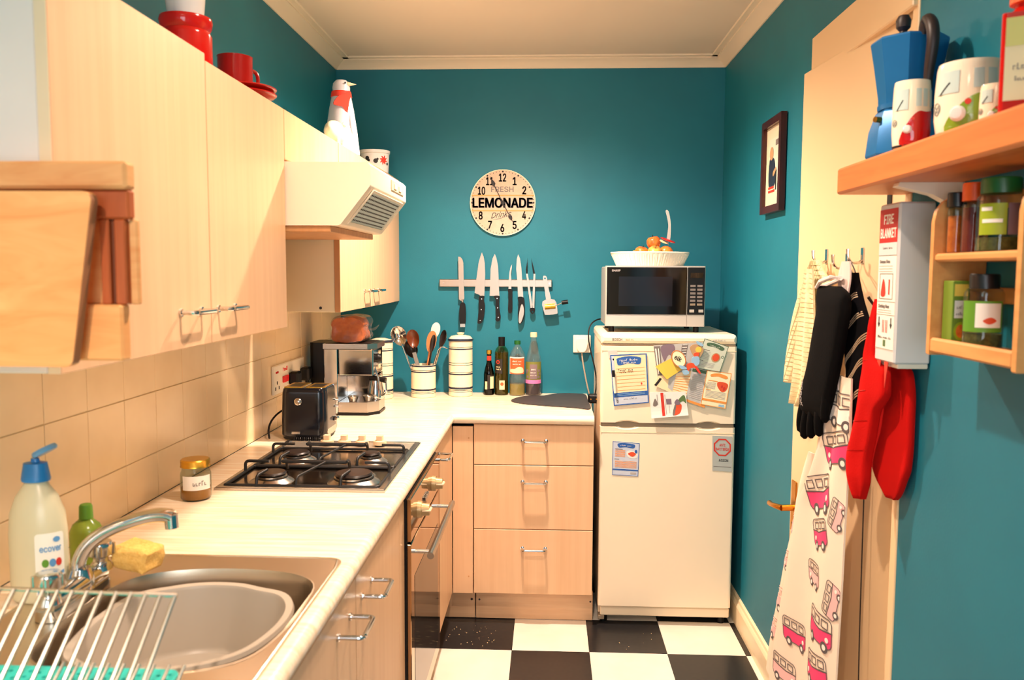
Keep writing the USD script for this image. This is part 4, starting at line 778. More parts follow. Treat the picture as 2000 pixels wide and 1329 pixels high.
pr(frame_(.02, .015), 'green_print', 'border'); pr(smooth_poly([(.18, .9), (.5, .95), (.85, .9), (.8, .78), (.5, .83), (.2, .8)], 4), 'green_print', 'banner'); pr(script(8, .05, .0004, True, .4, .5, .86), 'paper_green', 'lettering', .0016); pr(lines(.1, .7, .1, .24, 4, .014), 'ink_light', 'rule'); pr(lines(.08, .4, .36, .6, 6, .014), 'ink_light', 'rule'); pr(Point(.66, .48).buffer(.17), 'tan_print', 'picture'); pr(Point(.66, .49).buffer(.13), 'fruit_print', 'picture', .0016); pr(sbox(.07, .28, .22, .30), 'ink_grey', 'heading'); pr(sbox(.08, .65, .35, .67), 'ink_grey', 'heading'); pr(Point(.9, .56).buffer(.05).difference(Point(.9, .56).buffer(.035)), 'green_print', 'logo')
t, pr = sheet('sticky_note', 'square yellow sticky note hanging diagonally on the fridge', [(.525, 1.150), (.560, 1.10), (.488, 1.052), (.440, 1.105)], 'yellow_print', curl=.02)
pr(sbox(.05, .08, .98, .97), 'paper_cream', 'face', .0004)
mg = thing('fridge_magnet', 'oval cream wood magnet with black lettering on the yellow note', 'magnet')
yy = fy-.018; ov_ = affinity.rotate(affinity.scale(Point(.533, 1.138).buffer(1, quad_segs=16), .026, .036), 30)
part(mg, 'disc', fp(prism(ov_, .004), yy), 'paper_cream'); part(mg, 'edge', fp(prism(ov_.buffer(.0012).difference(ov_.buffer(-.0025)), .0046), yy), 'wood_spoon', 'brown rim')
part(mg, 'lettering', fp(T(text('elk', .018, .0005, True, .030, 0, 0), (.531, 1.140, 0), rz=-.5), yy-.0041), 'ink')
mc = thing('fridge_magnet', 'bright moulded fruit and ribbon magnet between the cards', 'magnet'); y0_ = fy-.019
for poly, m_, lab in ((smooth_poly([(.578, 1.186), (.602, 1.198), (.632, 1.180), (.622, 1.150), (.605, 1.140), (.588, 1.158)], 5), 'tan_print', 'brown basket'), (Point(.612, 1.176).buffer(.012), 'yellow_print', 'yellow flower'), (smooth_poly([(.593, 1.16), (.615, 1.165), (.612, 1.150), (.600, 1.143)], 4), 'fruit_print', 'orange fruit'), (smooth_poly([(.602, 1.212), (.622, 1.204), (.632, 1.192), (.610, 1.196)], 4), 'sky_print', 'blue ribbon'), (smooth_poly([(.585, 1.142), (.612, 1.148), (.615, 1.118), (.590, 1.112)], 4), 'sky_print', 'blue ribbon'), (smooth_poly([(.565, 1.115), (.590, 1.122), (.600, 1.104), (.580, 1.100), (.572, 1.085)], 4), 'fruit_print', 'orange starfish'), (smooth_poly([(.532, 1.112), (.556, 1.108), (.566, 1.098), (.545, 1.096)], 4), 'sky_print', 'blue ribbon'), (smooth_poly([(.548, 1.090), (.570, 1.092), (.575, 1.078), (.555, 1.074)], 4), 'sky_print', 'blue ribbon'), (smooth_poly([(.598, 1.104), (.606, 1.108), (.622, 1.082), (.616, 1.080)], 4), 'ribbon_red', 'red ribbon')):
    y0_ -= .0008; part(mc, 'moulding', fp(prism(poly, .004), y0_), m_, lab)
t, pr = sheet('flyer', 'white pamphlet with a red stripe and brushes, lowest paper on the door', [(.418, .998), (.565, 1.003), (.578, .905), (.428, .890)], 'paper', curl=.03)
pr(sbox(.30, .06, .38, .97), 'red_print', 'stripe'); pr(sbox(.44, .50, .58, .72), 'purple_grey', 'picture'); pr(smooth_poly([(.6, .1), (.72, .5), (.85, .45), (.8, .15), (.68, .05)], 4), 'fruit_print', 'picture'); pr(smooth_poly([(.58, .1), (.66, .45), (.70, .44), (.63, .08)], 4), 'ink_grey', 'picture', .0016); pr(smooth_poly([(.74, .5), (.9, .6), (.98, .5), (.95, .85), (.8, .7)], 4), 'leaf_print', 'picture'); pr(smooth_poly([(.66, .55), (.75, .7), (.82, .5), (.72, .46)], 4), 'purple_grey', 'picture', .0016); pr(smooth_poly([(.07, .5), (.14, .75), (.2, .55), (.14, .45)], 4), 'ink_grey', 'logo'); pr(sbox(.19, .5, .215, .9), 'ink_light', 'lettering'); pr(sbox(.41, .1, .425, .9), 'ink_light', 'lettering'); pr(sbox(.50, .15, .515, .48), 'ink_light', 'lettering')
t, pr = sheet('recipe_card', 'blue-bordered recipe card alone on the lower door', [(.272, .790), (.383, .783), (.379, .643), (.271, .648)], 'paper_blue', 0.0)
pr(frame_(.02, .012), 'blue_print', 'border'); pr(smooth_poly([(.2, .94), (.5, .97), (.82, .94), (.78, .83), (.5, .85), (.24, .83)], 4), 'blue_print', 'banner'); pr(script(10, .04, .0004, True, .42, .5, .90), 'paper', 'lettering', .0016); pr(smooth_poly([(.54, .72), (.7, .76), (.93, .70), (.92, .56), (.7, .53), (.55, .6)], 4), 'paper', 'picture'); pr(smooth_poly([(.58, .66), (.75, .72), (.88, .66), (.75, .58)], 4), 'fruit_print', 'picture', .0016); pr(lines(.1, .48, .56, .74, 7, .012), 'orange_print', 'rule'); pr(lines(.1, .92, .24, .42, 7, .012), 'orange_print', 'rule'); pr(sbox(.02, .15, .98, .19), 'blue_print', 'footer'); pr(sbox(.1, .77, .38, .79), 'ink_grey', 'heading'); pr(sbox(.08, .47, .26, .49), 'ink_grey', 'heading'); pr(sbox(.7, .05, .92, .11), 'ink_light', 'logo'); pr(Point(.88, .74).buffer(.05), 'blue_print', 'logo', .0018)
t, pr = sheet('fridge_sticker', 'grey sticker with a red octagon reading ANTI BACTERIA', [(.681, .818), (.762, .816), (.765, .668), (.684, .672)], 'sign_grey', 0.0)
oc = affinity.scale(affinity.rotate(Point(0, 0).buffer(1, quad_segs=2), 22.5, origin=(0, 0)), .47, .265, origin=(0, 0)); oc = affinity.translate(oc, .5, .68)
pr(oc.difference(affinity.scale(oc, .84, .84)), 'red_print', 'octagon'); pr(cat(utext('ANTI', .075, .30, .5, .745), utext('BACTERIA', .075, .68, .5, .63)), 'red_print', 'lettering'); pr(cat(utext('AGION', .07, .48, .56, .31)), 'ink', 'lettering'); pr(sbox(.06, .12, .94, .135), 'ink_grey', 'rule')

mw = thing('microwave_oven', 'silver microwave with a black door on top of the fridge', 'microwave')
m0, m1, my0, my1, mz0, mz1 = .240, .658, 3.50, 3.82, ftop+.018, 1.516
mz0 = 1.262
part(mw, 'body', box(m0+.003, m1-.003, my0+.02, my1, mz0, mz1-.003, .004), 'silver_paint'); part(mw, 'front_frame', rbox(m0, m1, my0, my0+.022, mz0, mz1, .006), 'silver_paint')
dw = part(mw, 'door', box(m0+.006, .580, my0-.003, my0, mz0+.050, mz1-.006, .002), 'black_gloss', 'glossy black door')
part(dw, 'window', box(.296, .520, my0-.0036, my0-.0028, mz0+.085, mz1-.045, 0), 'toaster_black', 'dark mesh window'); part(dw, 'lettering', fp(text('SHARP', .0085, .0004, True, .036, .284, mz1-.020), my0-.0032), 'ink_light')
cpn = part(mw, 'control_panel', box(.583, m1-.004, my0-.003, my0, mz0+.050, mz1-.006, .002), 'black_plastic', 'black control panel')
part(cpn, 'display', box(.594, .646, my0-.004, my0-.003, mz1-.050, mz1-.028, .0003), 'black_gloss')
for r_ in range(6):
    for c_ in range(2):
        part(cpn, 'button', box(.594+c_*.029, .616+c_*.029, my0-.004, my0-.003, mz0+.166-r_*.0155, mz0+.175-r_*.0155, .0003), 'ink_grey' if r_ < 5 else 'grey_seal')
part(cpn, 'button', box(.592, .612, my0-.005, my0-.003, mz0+.060, mz0+.072, .001), 'silver_paint', 'silver button'); part(cpn, 'button', box(.630, .650, my0-.005, my0-.003, mz0+.060, mz0+.072, .001), 'silver_paint', 'silver button')
part(mw, 'seam', box(.5806, .5824, my0-.0006, my0+.001, mz0+.002, mz0+.05, 0), 'ink_grey')
for x in (m0+.03, m1-.03):
    for y in (my0+.04, my1-.04): part(mw, 'foot', cyl((x, y, ftop), (x, y, mz0+.002), .012), 'black_plastic')
fb = thing('fruit_dish', 'large oval cream ribbed dish on top of the microwave', 'dish')
DCX, DCY, DZ = .442, 3.655, mz1-.003
def ribbed(levels, n=150, rib=.0016):
    a = np.arange(n)*2*PI/n; V = []
    for k_, (s_, z_, f_) in enumerate(levels): V.append(np.c_[DCX+(s_*.172+f_*rib*np.cos(a*50))*np.cos(a), DCY+(s_*.125+f_*rib*np.cos(a*50))*np.sin(a), np.full(n, DZ+z_)])
    k = len(levels); F = []
    for i in range(k-1):
        for j in range(n):
            j2 = (j+1) % n; F += [(i*n+j, i*n+j2, (i+1)*n+j2), (i*n+j, (i+1)*n+j2, (i+1)*n+j)]
    V = np.vstack(V+[[[DCX, DCY, DZ+levels[0][1]], [DCX, DCY, DZ+levels[-1][1]]]]); q = k*n
    for j in range(n): F += [(q, (j+1) % n, j), (q+1, (k-1)*n+j, (k-1)*n+(j+1) % n)]
    return trimesh.Trimesh(V, F, process=False)
part(fb, 'dish', ribbed([(.80, 0, 0), (.84, .004, .6), (.97, .052, 1), (.985, .056, 0), (1.0, .060, 0), (.985, .064, 0), (.955, .060, 0), (.80, .008, 0), (.7, .007, 0)]), 'dish_white')
part(fb, 'rib', [T(cyl((DCX+.845*.172*math.cos(a), DCY+.845*.125*math.sin(a), DZ+.006), (DCX+.975*.172*math.cos(a), DCY+.975*.125*math.sin(a), DZ+.054), .0011, n=6)) for a in np.linspace(PI*1.02, PI*1.98, 46)], 'dish_white', None, kind='stuff')
def apple(label, c, r, mat, tilt=(0, 0), g='apples in the oval dish'):
    t = thing('apple', label, 'apple', None); P = [(0, -.80), (.25, -.92), (.6, -.82), (.9, -.4), (1, .05), (.93, .5), (.65, .82), (.3, .88), (.1, .78), (0, .70)]
    m = lathe([(max(a, 0)*r, b*r) for a, b in P], n=28); part(t, 'flesh', T(m, c, rx=tilt[0], ry=tilt[1]), mat, None, 60)
    s = T(tube([(0, 0, .7*r), (.03*r, 0, 1.15*r)], .0015, 6), c, rx=tilt[0], ry=tilt[1]); part(t, 'stalk', s, 'utensil_dark'); return t
apple('red apple lying first in the oval dish', (.402, 3.625, DZ+.058), .031, 'apple_red', (.3, .2)); apple('red apple topmost in the middle of the dish', (.458, 3.655, DZ+.104), .031, 'apple_red', (.1, -.2)); apple('yellowish apple below the topmost red one', (.456, 3.600, DZ+.058), .032, 'apple_yellow', (.5, .1)); apple('red apple lying under the mushroom ornament', (.508, 3.630, DZ+.060), .030, 'apple_red', (-.3, .3))
apple('yellowish apple at the far side of the dish', (.395, 3.70, DZ+.046), .032, 'apple_yellow')
fn = thing('feather_ornament', 'wispy white feather standing on a dark red disc above the apples', 'ornament')
part(fn, 'disc', T(lathe([(0, 0), (.030, .001), (.036, .004), (.030, .008), (0, .010)], n=30), (.517, 3.650, DZ+.112), ry=.34, rx=.15), 'red_glaze', 'dark red disc'); part(fn, 'disc_front', T(lathe([(0, 0), (.018, 0), (.020, .002), (0, .003)], n=24), (.498, 3.632, DZ+.107), ry=.34, rx=.35), 'label_cream')
part(fn, 'feather', put(sub(prism(smooth_poly([(.008, 0), (-.006, .0), (-.004, .06), (-.012, .10), (-.020, .128), (-.012, .132), (-.004, .118), (.006, .07)], 5), .0015), .01), (.520, 3.650, DZ+.118), (1, 0, 0), (0, -.35, .94)), 'feather', 'translucent white feather')
part(fn, 'stem', tube([(.519, 3.65, DZ+.07), (.521, 3.65, DZ+.14), (.518, 3.648, DZ+.16)], .0010, 6), 'label_white')

# ---------------------------------------------------------------- door (ajar) and header
HG, EG = np.array([.835, 1.97, 0]), np.array([.780, 2.635, 0]); DT = (EG-HG)/np.linalg.norm(EG-HG); DN = np.array([-DT[1], DT[0], 0]); DLEN = np.linalg.norm(EG-HG)
def DW(s, z, off): return HG+DT*s+DN*off+np.array([0, 0, z])
def dmap(v): v = np.asarray(v, float); return HG+v[:, :1]*DT+v[:, 2:3]*DN+v[:, 1:2]*np.array([0, 0, 1.0])     # (s, z, off) -> room
def dm(m): m = m.copy(); m.vertices = dmap(m.vertices); m.invert() if m.is_watertight and m.volume < 0 else None; return m
d1_ = struct('door_1', dm(box(0, DLEN, .012, 2.098, -.036, 0, .002)), 'gloss_cream', 'cream painted flush door standing slightly open')
hp = part(d1_, 'handle_plate', dm(box(.612, .650, .672, .835, 0, .005, .002)), 'brass', 'brass lever handle plate')
part(hp, 'lever', cat(dm(cyl((.632, .748, .004), (.632, .748, .042), .010)), tube([DW(.632, .748, .040), DW(.65, .747, .047), DW(.69, .742, .050), DW(.725, .738, .046)], [.010, .009, .008, .009], 14, smooth=14)), 'brass', 'brass lever')
part(hp, 'keyhole', dm(cyl((.632, .70, .004), (.632, .70, .0056), .004)), 'ink')
struct('trim_4', box(XR-.016, XR+.003, 1.93, 2.645, 2.082, 2.208, .003), 'gloss_cream', 'cream header board above the door')
struct('trim_5', box(XR-.004, XR+.02, 1.925, 1.956, .0, 2.104, .002), 'gloss_cream', 'cream door jamb edge')
for i, (s, z, lab) in enumerate(((.452, 1.545, 'chrome coat hook holding the checked towel'), (.318, 1.530, 'chrome coat hook holding the apron strap'), (.228, 1.543, 'chrome coat hook beside the navy striped pot holder'))):
    t = thing('coat_hook', lab, 'hook'); part(t, 'back_plate', dm(box(s-.008, s+.008, z-.030, z+.012, 0, .003, .001)), 'chrome')
    part(t, 'prong', tube([DW(s, z-.022, .003), DW(s, z-.028, .02), DW(s, z-.022, .034), DW(s, z-.004, .040), DW(s, z+.008, .040)], [.004, .004, .004, .004, .005], 10, smooth=20), 'chrome')
t = thing('coat_hook', 'dark hook behind the fire blanket box holding the red mitts', 'hook'); part(t, 'strip', dm(box(.085, .105, 1.40, 1.70, 0, .004, .001)), 'black_iron'); part(t, 'prong', tube([DW(.095, 1.42, .003), DW(.095, 1.41, .03), DW(.095, 1.43, .045)], .004, 8), 'black_iron')

# ---------------------------------------------------------------- things hanging on the door
from scipy.interpolate import PchipInterpolator as PI_
class Drape:
    """cloth hung in front of the door: rows (z, s at one edge, s at the other), folds along s"""
    def __init__(self, rows, off, amp=.01, k=2.0, ph=0.0, th=.006, bulge=0.0, wob=.15):
        r = np.array(sorted(rows)); self.z0, self.z1 = r[0, 0], r[-1, 0]
        self.L, self.R = PI_(r[:, 0], r[:, 1]), PI_(r[:, 0], r[:, 2]); self.a = (off, amp, k, ph, th, bulge, wob)
    def f(self, u, z):
        off, amp, k, ph, th, bulge, wob = self.a; t = (z-self.z0)/(self.z1-self.z0)
        return off+amp*(.35+.65*(1-t))*np.sin(2*PI*k*u+ph+wob*6*t)
    def bul(self, u, z):
        t = (z-self.z0)/(self.z1-self.z0); return self.a[5]*np.sqrt(np.clip(4*u*(1-u), 0, 1))*np.sqrt(np.clip(8*np.minimum(t, 1-t)+.05, 0, 1))
    def mesh(self, nu=34, nv=46):
        U, Zz = np.meshgrid(np.linspace(0, 1, nu), np.linspace(self.z0, self.z1, nv)); th = self.a[4]
        s = self.L(Zz)+(self.R(Zz)-self.L(Zz))*U; o = self.f(U, Zz); b = self.bul(U, Zz)
        V = np.vstack([np.c_[s.ravel(), Zz.ravel(), (o+th/2+b).ravel()], np.c_[s.ravel(), Zz.ravel(), (o-th/2-b*.6).ravel()]]); F = []; N = nu*nv
        g = np.arange(N).reshape(nv, nu)
        for i in range(nv-1):
            for j in range(nu-1):
                a, b_, c, d_ = g[i, j], g[i, j+1], g[i+1, j+1], g[i+1, j]; F += [(a, b_, c), (a, c, d_), (N+a, N+c, N+b_), (N+a, N+d_, N+c)]
        rim = list(g[0, :])+list(g[1:, -1])+list(g[-1, -2::-1])+list(g[-2:0:-1, 0])
        for a, b_ in zip(rim, rim[1:]+rim[:1]): F += [(a, N+a, b_), (b_, N+a, N+b_)]
        m = trimesh.Trimesh(dmap(V), F, process=False); m.fix_normals(); return m
    def outline(self, m=0.0):
        z = np.linspace(self.z0+m, self.z1-m, 40); return Polygon(list(zip(self.L(z)+np.sign(self.R(z)-self.L(z))*m, z))+list(zip(self.R(z)-np.sign(self.R(z)-self.L(z))*m, z))[::-1]).buffer(0)
    def decal(self, shape, lift=.001, e=.012):
        shape = shape.intersection(self.outline(.001))
        if shape.is_empty: return None
        gs = [q for q in getattr(shape, 'geoms', [shape]) if q.geom_type == 'Polygon' and q.area > 2e-7]
        if not gs: return None
        m = sub(cat(*[trimesh.creation.extrude_polygon(q, .0006, engine='earcut') for q in gs]), e); v = m.vertices
        zc = np.clip(v[:, 1], self.z0, self.z1); L, R = self.L(zc), self.R(zc); u = np.clip((v[:, 0]-L)/(R-L), 0, 1)
        m.vertices = dmap(np.c_[v[:, 0], zc, self.f(u, zc)+self.a[4]/2+self.bul(u, zc)+lift+v[:, 2]]); m.fix_normals(); return m
tw = Drape([(1.525, .470, .425), (1.50, .490, .400), (1.45, .527, .345), (1.361, .58, .331), (1.269, .612, .340), (1.20, .632, .360), (1.150, .640, .400)], .034, .013, 2.3, .6, .006, 0, .25)
t = thing('tea_towel', 'cream checked tea towel bunched on the outermost door hook', 'towel'); part(t, 'cloth', tw.mesh(60, 60), 'towel', None, 60)
ln = unary_union([sbox(.2, z, .8, z+.0012) for z in np.arange(1.16, 1.53, .014)]+[LineString([(.44+(k-7)*.004, 1.53), (.50+(k-7)*.022, 1.14)]).buffer(.0006) for k in range(16)])
part(t, 'check_lines', tw.decal(ln, .0004, .02), 'towel_line', 'thin olive check lines', False, kind='stuff')
tf = Drape([(1.50, .45, .40), (1.40, .47, .385), (1.29, .49, .375), (1.19, .50, .38), (1.10, .52, .44)], .062, .009, 1.5, 2.0, .006); part(t, 'fold', tf.mesh(30, 40), 'towel', 'hanging folded corner', 60)
part(t, 'check_lines', tf.decal(unary_union([sbox(.2, z, .8, z+.0012) for z in np.arange(1.11, 1.49, .014)]), .0004, .02), 'towel_line', None, False, kind='stuff')

gv = thing('barbecue_glove', 'long black gauntlet glove hanging fingers down over the towel', 'glove')
sl_ = Drape([(1.455, .268, .150), (1.43, .270, .098), (1.402, .258, .098), (1.336, .277, .115), (1.24, .308, .146), (1.166, .344, .177), (1.122, .358, .196), (1.105, .358, .200)], .092, .003, 1.0, 0, .012, .022)
gm = [sl_.mesh(24, 40)]
for a, b, c, r in (((.345, 1.12), (.358, 1.08), (.364, 1.048), .0125), ((.312, 1.12), (.326, 1.075), (.336, 1.036), .0135), ((.276, 1.12), (.285, 1.08), (.292, 1.046), .013), ((.238, 1.12), (.238, 1.09), (.240, 1.062), .0125), ((.205, 1.20), (.196, 1.15), (.205, 1.105), .0135)):
    gm.append(tube([DW(*a, .095), DW(*b, .097), DW(*c, .094), DW(c[0]*.999, c[1]-.006, .093)], [r*1.15, r, r*.85, r*.3], 14, smooth=12))
part(gv, 'gauntlet', gm, 'cloth_black', None, 60)
part(gv, 'lining', tube([DW(.262, 1.452, .105), DW(.225, 1.466, .112), DW(.175, 1.478, .105), DW(.150, 1.476, .09), DW(.19, 1.47, .08), DW(.245, 1.456, .085)], [.006]*6, 8, True), 'cloth_strap', 'pale cuff lining')
def dtext(dr, s_, z_, txt, h, ang, lift=.0012):
    m = text(txt, h, .0005, True, None, 0, 0); m.vertices[:, 0] *= -1; m.invert(); m = T(m, rz=ang); v = sub(m, .01); zc = np.clip(v.vertices[:, 1]+z_, dr.z0, dr.z1); ss = v.vertices[:, 0]+s_
    u = np.clip((ss-dr.L(zc))/(dr.R(zc)-dr.L(zc)), 0, 1); v.vertices = dmap(np.c_[ss, zc, dr.f(u, zc)+dr.a[4]/2+dr.bul(u, zc)+lift+v.vertices[:, 2]]); v.fix_normals(); return v
part(gv, 'lettering', [dtext(sl_, .305, 1.155, 'COOK', .014, PI/2), dtext(sl_, .318, 1.190, 'ESSE', .012, .25)], 'ink_light', 'grey lettering on the cuff', False)

ap = thing('apron', 'pale cotton apron printed with pink camper vans', 'apron')
for nm, rows, of in (('strap', [(1.518, .185, .140), (1.474, .204, .160), (1.377, .189, .160), (1.269, .217, .190), (1.19, .222, .195)], .072), ('strap', [(1.518, .172, .128), (1.474, .168, .122), (1.442, .166, .130), (1.377, .172, .145), (1.324, .186, .161), (1.269, .192, .172), (1.19, .195, .168)], .078)):
    part(ap, nm, Drape(rows, of, .002, 1, 0, .004).mesh(10, 30), 'cloth_strap', 'pale neck strap', 60)
ad = Drape([(1.228, .196, .104), (1.142, .22, .101), (1.06, .252, .1), (.987, .287, .105), (.906, .336, .108), (.835, .390, .112), (.727, .420, .115), (.617, .452, .120), (.487, .490, .126), (.321, .535, .132), (.20, .56, .135)], .078, .013, 1.35, 1.2, .005, 0, .12)
part(ap, 'body', ad.mesh(60, 80), 'cloth_apron', None, 60)
ad2 = Drape([(.98, .40, .30), (.835, .47, .35), (.727, .50, .36), (.617, .545, .38), (.487, .59, .40), (.321, .650, .42), (.20, .68, .44)], .050, .012, 1.1, .4, .005, 0, .1); part(ap, 'side_fold', ad2.mesh(30, 60), 'cloth_apron', 'folded back side of the apron', 60)
PR = {}
def van(dr, s, z, w, col, rot=0, flip=False, skew=0, faint=False):
    """printed camper van: body, roof, windows, wheels"""
    w = w*1.22; h = w*.62
    def tr(g, ):
        g = affinity.scale(g, w, w, origin=(0, 0)); g = affinity.skew(g, 0, skew, origin=(0, 0)); g = affinity.rotate(g, rot, origin=(0, 0))
        if not flip: g = affinity.scale(g, -1, 1, origin=(0, 0))
        return affinity.translate(g, s, z)
    body = sbox(-.5, -.25, .5, .34).buffer(-.12).buffer(.12); low = body.intersection(Polygon([(-.5, -.3), (.5, -.3), (.5, .1), (.1, .04), (-.5, .08)])); o = body.difference(body.buffer(-.018))
    wins = [sbox(-.42+i*.29, .11, -.20+i*.29, .27) for i in range(3)]; wh = [Point(x, -.25).buffer(.11) for x in (-.27, .28)]
    line = unary_union([o]+[q.difference(q.buffer(-.02)) for q in wins]+[LineString([(-.5, .08), (.1, .04), (.5, .1)]).buffer(.012)])
    for g, m_, l in ((low, col, .0008), (line, 'van_line' if not faint else 'van_pale', .0014), (unary_union(wh).difference(unary_union([q.buffer(-.055) for q in wh])), 'van_line', .0018), (unary_union([q.buffer(-.055) for q in wh]+[Point(.36, -.08).buffer(.05)]), 'van_white', .002)):
        m = dr.decal(tr(g), l)
        if m is not None: PR.setdefault(m_, []).append(m)
van(ad, .150, 1.140, .115, 'van_white'); van(ad, .165, 1.035, .115, 'van_pink', -14, True); van(ad, .255, .895, .125, 'van_pink', 18); van(ad, .240, .790, .10, 'van_pink', -18, True); van(ad, .275, .665, .085, 'van_pale', -6, True)
van(ad, .215, .540, .115, 'van_pink', 0); van(ad, .225, .420, .11, 'van_pink', -10, True); van(ad, .140, .870, .07, 'van_pale', 70); van(ad, .150, .640, .08, 'van_pale', 75); van(ad, .40, .44, .10, 'van_pink', 5); van(ad, .22, .30, .11, 'van_pink', 6); van(ad, .46, .30, .1, 'van_pale', 0)
van(ad2, .455, .745, .085, 'van_pale', 10, False, 0, True); van(ad2, .50, .62, .08, 'van_pale', -10, True, 0, True); van(ad2, .54, .48, .10, 'van_pale', 5, False, 0, True); van(ad2, .59, .37, .09, 'van_pale', -5, True, 0, True)
for m_, ms in PR.items(): part(ap, 'camper_print', ms, m_, {'van_pink': 'pink camper van print', 'van_pale': 'pale pink print', 'van_line': 'dark outlines of the print', 'van_white': 'white details of the print'}[m_], False, kind='stuff')
part(ap, 'tie', tube([DW(.110, 1.0, .03), DW(.105, .75, .03), DW(.095, .5, .032), DW(.088, .25, .03), DW(.085, .08, .03)], .0016, 6, smooth=30), 'utensil_dark', 'dark thin tie cord'); part(ap, 'tie', tube([DW(.165, .40, .05), DW(.13, .36, .045), DW(.10, .345, .04), DW(.088, .35, .03)], .0014, 6, smooth=16), 'utensil_dark')

ph_ = thing('pot_holder', 'navy folded oven glove with cream triple stripes', 'oven glove')
pd = Drape([(1.490, .172, .148), (1.429, .185, .118), (1.392, .196, .090), (1.347, .200, .060), (1.289, .187, .066), (1.238, .172, .083), (1.151, .170, .105), (1.077, .175, .115), (1.009, .176, .125)], .050, .004, 1.2, .5, .010, .010)
part(ph_, 'cloth', pd.mesh(24, 46), 'cloth_navy', None, 60); stl = []
for a, b, c in (((.205, 1.375), (.165, 1.425), (.110, 1.440)), ((.21, 1.30), (.155, 1.375), (.060, 1.400)), ((.21, 1.215), (.140, 1.305), (.050, 1.345)), ((.19, 1.165), (.12, 1.255), (.060, 1.285)), ((.19, 1.105), (.13, 1.17), (.07, 1.215))):
    cv = smooth_ = [((1-q)**2*np.array(a)+2*q*(1-q)*np.array(b)+q*q*np.array(c)) for q in np.linspace(0, 1, 12)]
    for dz in (-.006, 0, .006): stl.append(LineString([(p_[0], p_[1]+dz) for p_ in cv]).buffer(.0013))
part(ph_, 'stripe', pd.decal(unary_union(stl), .0008, .02), 'cloth_stripe', 'cream stripes', False, kind='stuff')
part(ph_, 'loop', tube([DW(.160, 1.488, .05), DW(.195, 1.51, .042), DW(.226, 1.525, .038), DW(.20, 1.505, .046), DW(.165, 1.486, .052)], .0018, 6, smooth=20), 'utensil_dark')
rm = thing('oven_mitts', 'red quilted double oven mitts hanging beside the fire blanket', 'oven mitts')
rr = Drape([(1.40, -.01, -.045), (1.366, -.012, -.055), (1.30, .0, -.058), (1.27, .03, -.115), (1.2, .045, -.131), (1.115, .059, -.131), (1.054, .053, -.125), (1.02, .028, -.108), (1.002, .011, -.099), (.985, -.015, -.088), (.970, -.037, -.072)], .042, .003, 1, 0, .012, .010)
part(rm, 'mitt', rr.mesh(30, 50), 'cloth_red', None, 60)
rl = Drape([(1.43, -.045, -.055), (1.412, -.042, -.057), (1.354, -.030, -.058), (1.300, -.012, -.058), (1.27, -.006, -.100), (1.223, .006, -.106), (1.172, .012, -.061), (1.107, .034, -.042), (1.042, .055, -.022), (.994, .046, -.018), (.970, .030, -.008), (.952, .015, .000)], .088, .006, .8, .6, .012, .014)
part(rm, 'mitt', rl.mesh(24, 50), 'cloth_red', None, 60)
part(rm, 'stitching', [x for x in (rl.decal(LineString([(.1, z), (-.04, z+.03)]).buffer(.0007), .0004) for z in (1.05, 1.12, 1.19, 1.26, 1.33)) if x is not None], 'mug_red', None, kind='stuff')

# ---------------------------------------------------------------- fire blanket, shelf, spice rack
fbx, fy0, fy1, fz0, fz1 = .742, 1.800, 1.905, 1.293, 1.640
fi = thing('fire_blanket_box', 'grey wall box labelled FIRE BLANKET beside the door', 'fire blanket')
part(fi, 'box', box(fbx, XR-.001, fy0, fy1, fz0, fz1, .004), 'fire_grey')
fl_ = lambda m, y, z, l=0: put(m, (fbx-.0002-l, y, z), (0, -1, 0), (0, 0, 1)); fm = (fy0+fy1)/2; fw = fy1-fy0-.010
part(fi, 'label', fl_(prism(sbox(-fw/2, -.320, fw/2, -.012), .0005), fm, fz1), 'fire_white', 'white instruction label'); part(fi, 'label', fl_(prism(sbox(-fw/2, -.085, fw/2, -.012), .0004), fm, fz1, .0005), 'fire_red', 'red heading')
part(fi, 'lettering', fl_(cat(text('FIRE', .020, .0004, True, .050, 0, -.034), text('BLANKET', .020, .0004, True, .082, 0, -.064)), fm, fz1, .0009), 'fire_white'); part(fi, 'panel', fl_(prism(sbox(-fw/2, -.112, fw/2, -.085), .0004), fm, fz1, .0005), 'fire_grey')
part(fi, 'lettering', fl_(cat(script(10, .006, .0004, False, .05, 0, -.096), text('Grease Fires', .007, .0004, True, .055, -.012, -.126), text('Clothing Fires', .007, .0004, True, .058, -.010, -.224), script(15, .006, .0004, False, .07, 0, -.292)), fm, fz1, .0009), 'ink_grey')
lnz = [sbox(-fw/2, z, fw/2, z+.0008) for z in (-.113, -.214, -.243, -.318)]+[sbox(-.042, z, .03, z+.0006) for z in (-.136, -.142, -.148, -.233, -.238)]
pic = sbox(-.036, -.208, .034, -.152); lnz.append(pic.difference(pic.buffer(-.0012)))
part(fi, 'rule', fl_(prism(unary_union(lnz), .0004), fm, fz1, .0009), 'ink_grey', None, False, kind='stuff'); part(fi, 'pictogram', fl_(prism(unary_union([smooth_poly([(-.028, -.20), (-.005, -.20), (-.008, -.175), (-.018, -.165)], 4), sbox(.012, -.198, .018, -.165)]), .0004), fm, fz1, .0009), 'red_print')
arr = lambda x: unary_union([sbox(x-.002, -.262, x+.002, -.248), Polygon([(x-.006, -.262), (x+.006, -.262), (x, -.272)])]); part(fi, 'arrow', fl_(prism(unary_union([arr(-.032), arr(.032)]), .0004), fm, fz1, .0009), 'ink'); part(fi, 'pictogram', fl_(prism(unary_union([sbox(x-.001, -.282, x+.001, -.254) for x in (-.012, -.005, .005, .012)]), .0004), fm, fz1, .0009), 'red_print'); part(fi, 'emblem', fl_(prism(sbox(-.006, -.312, .006, -.298), .0004), fm, fz1, .0009), 'leaf_print')
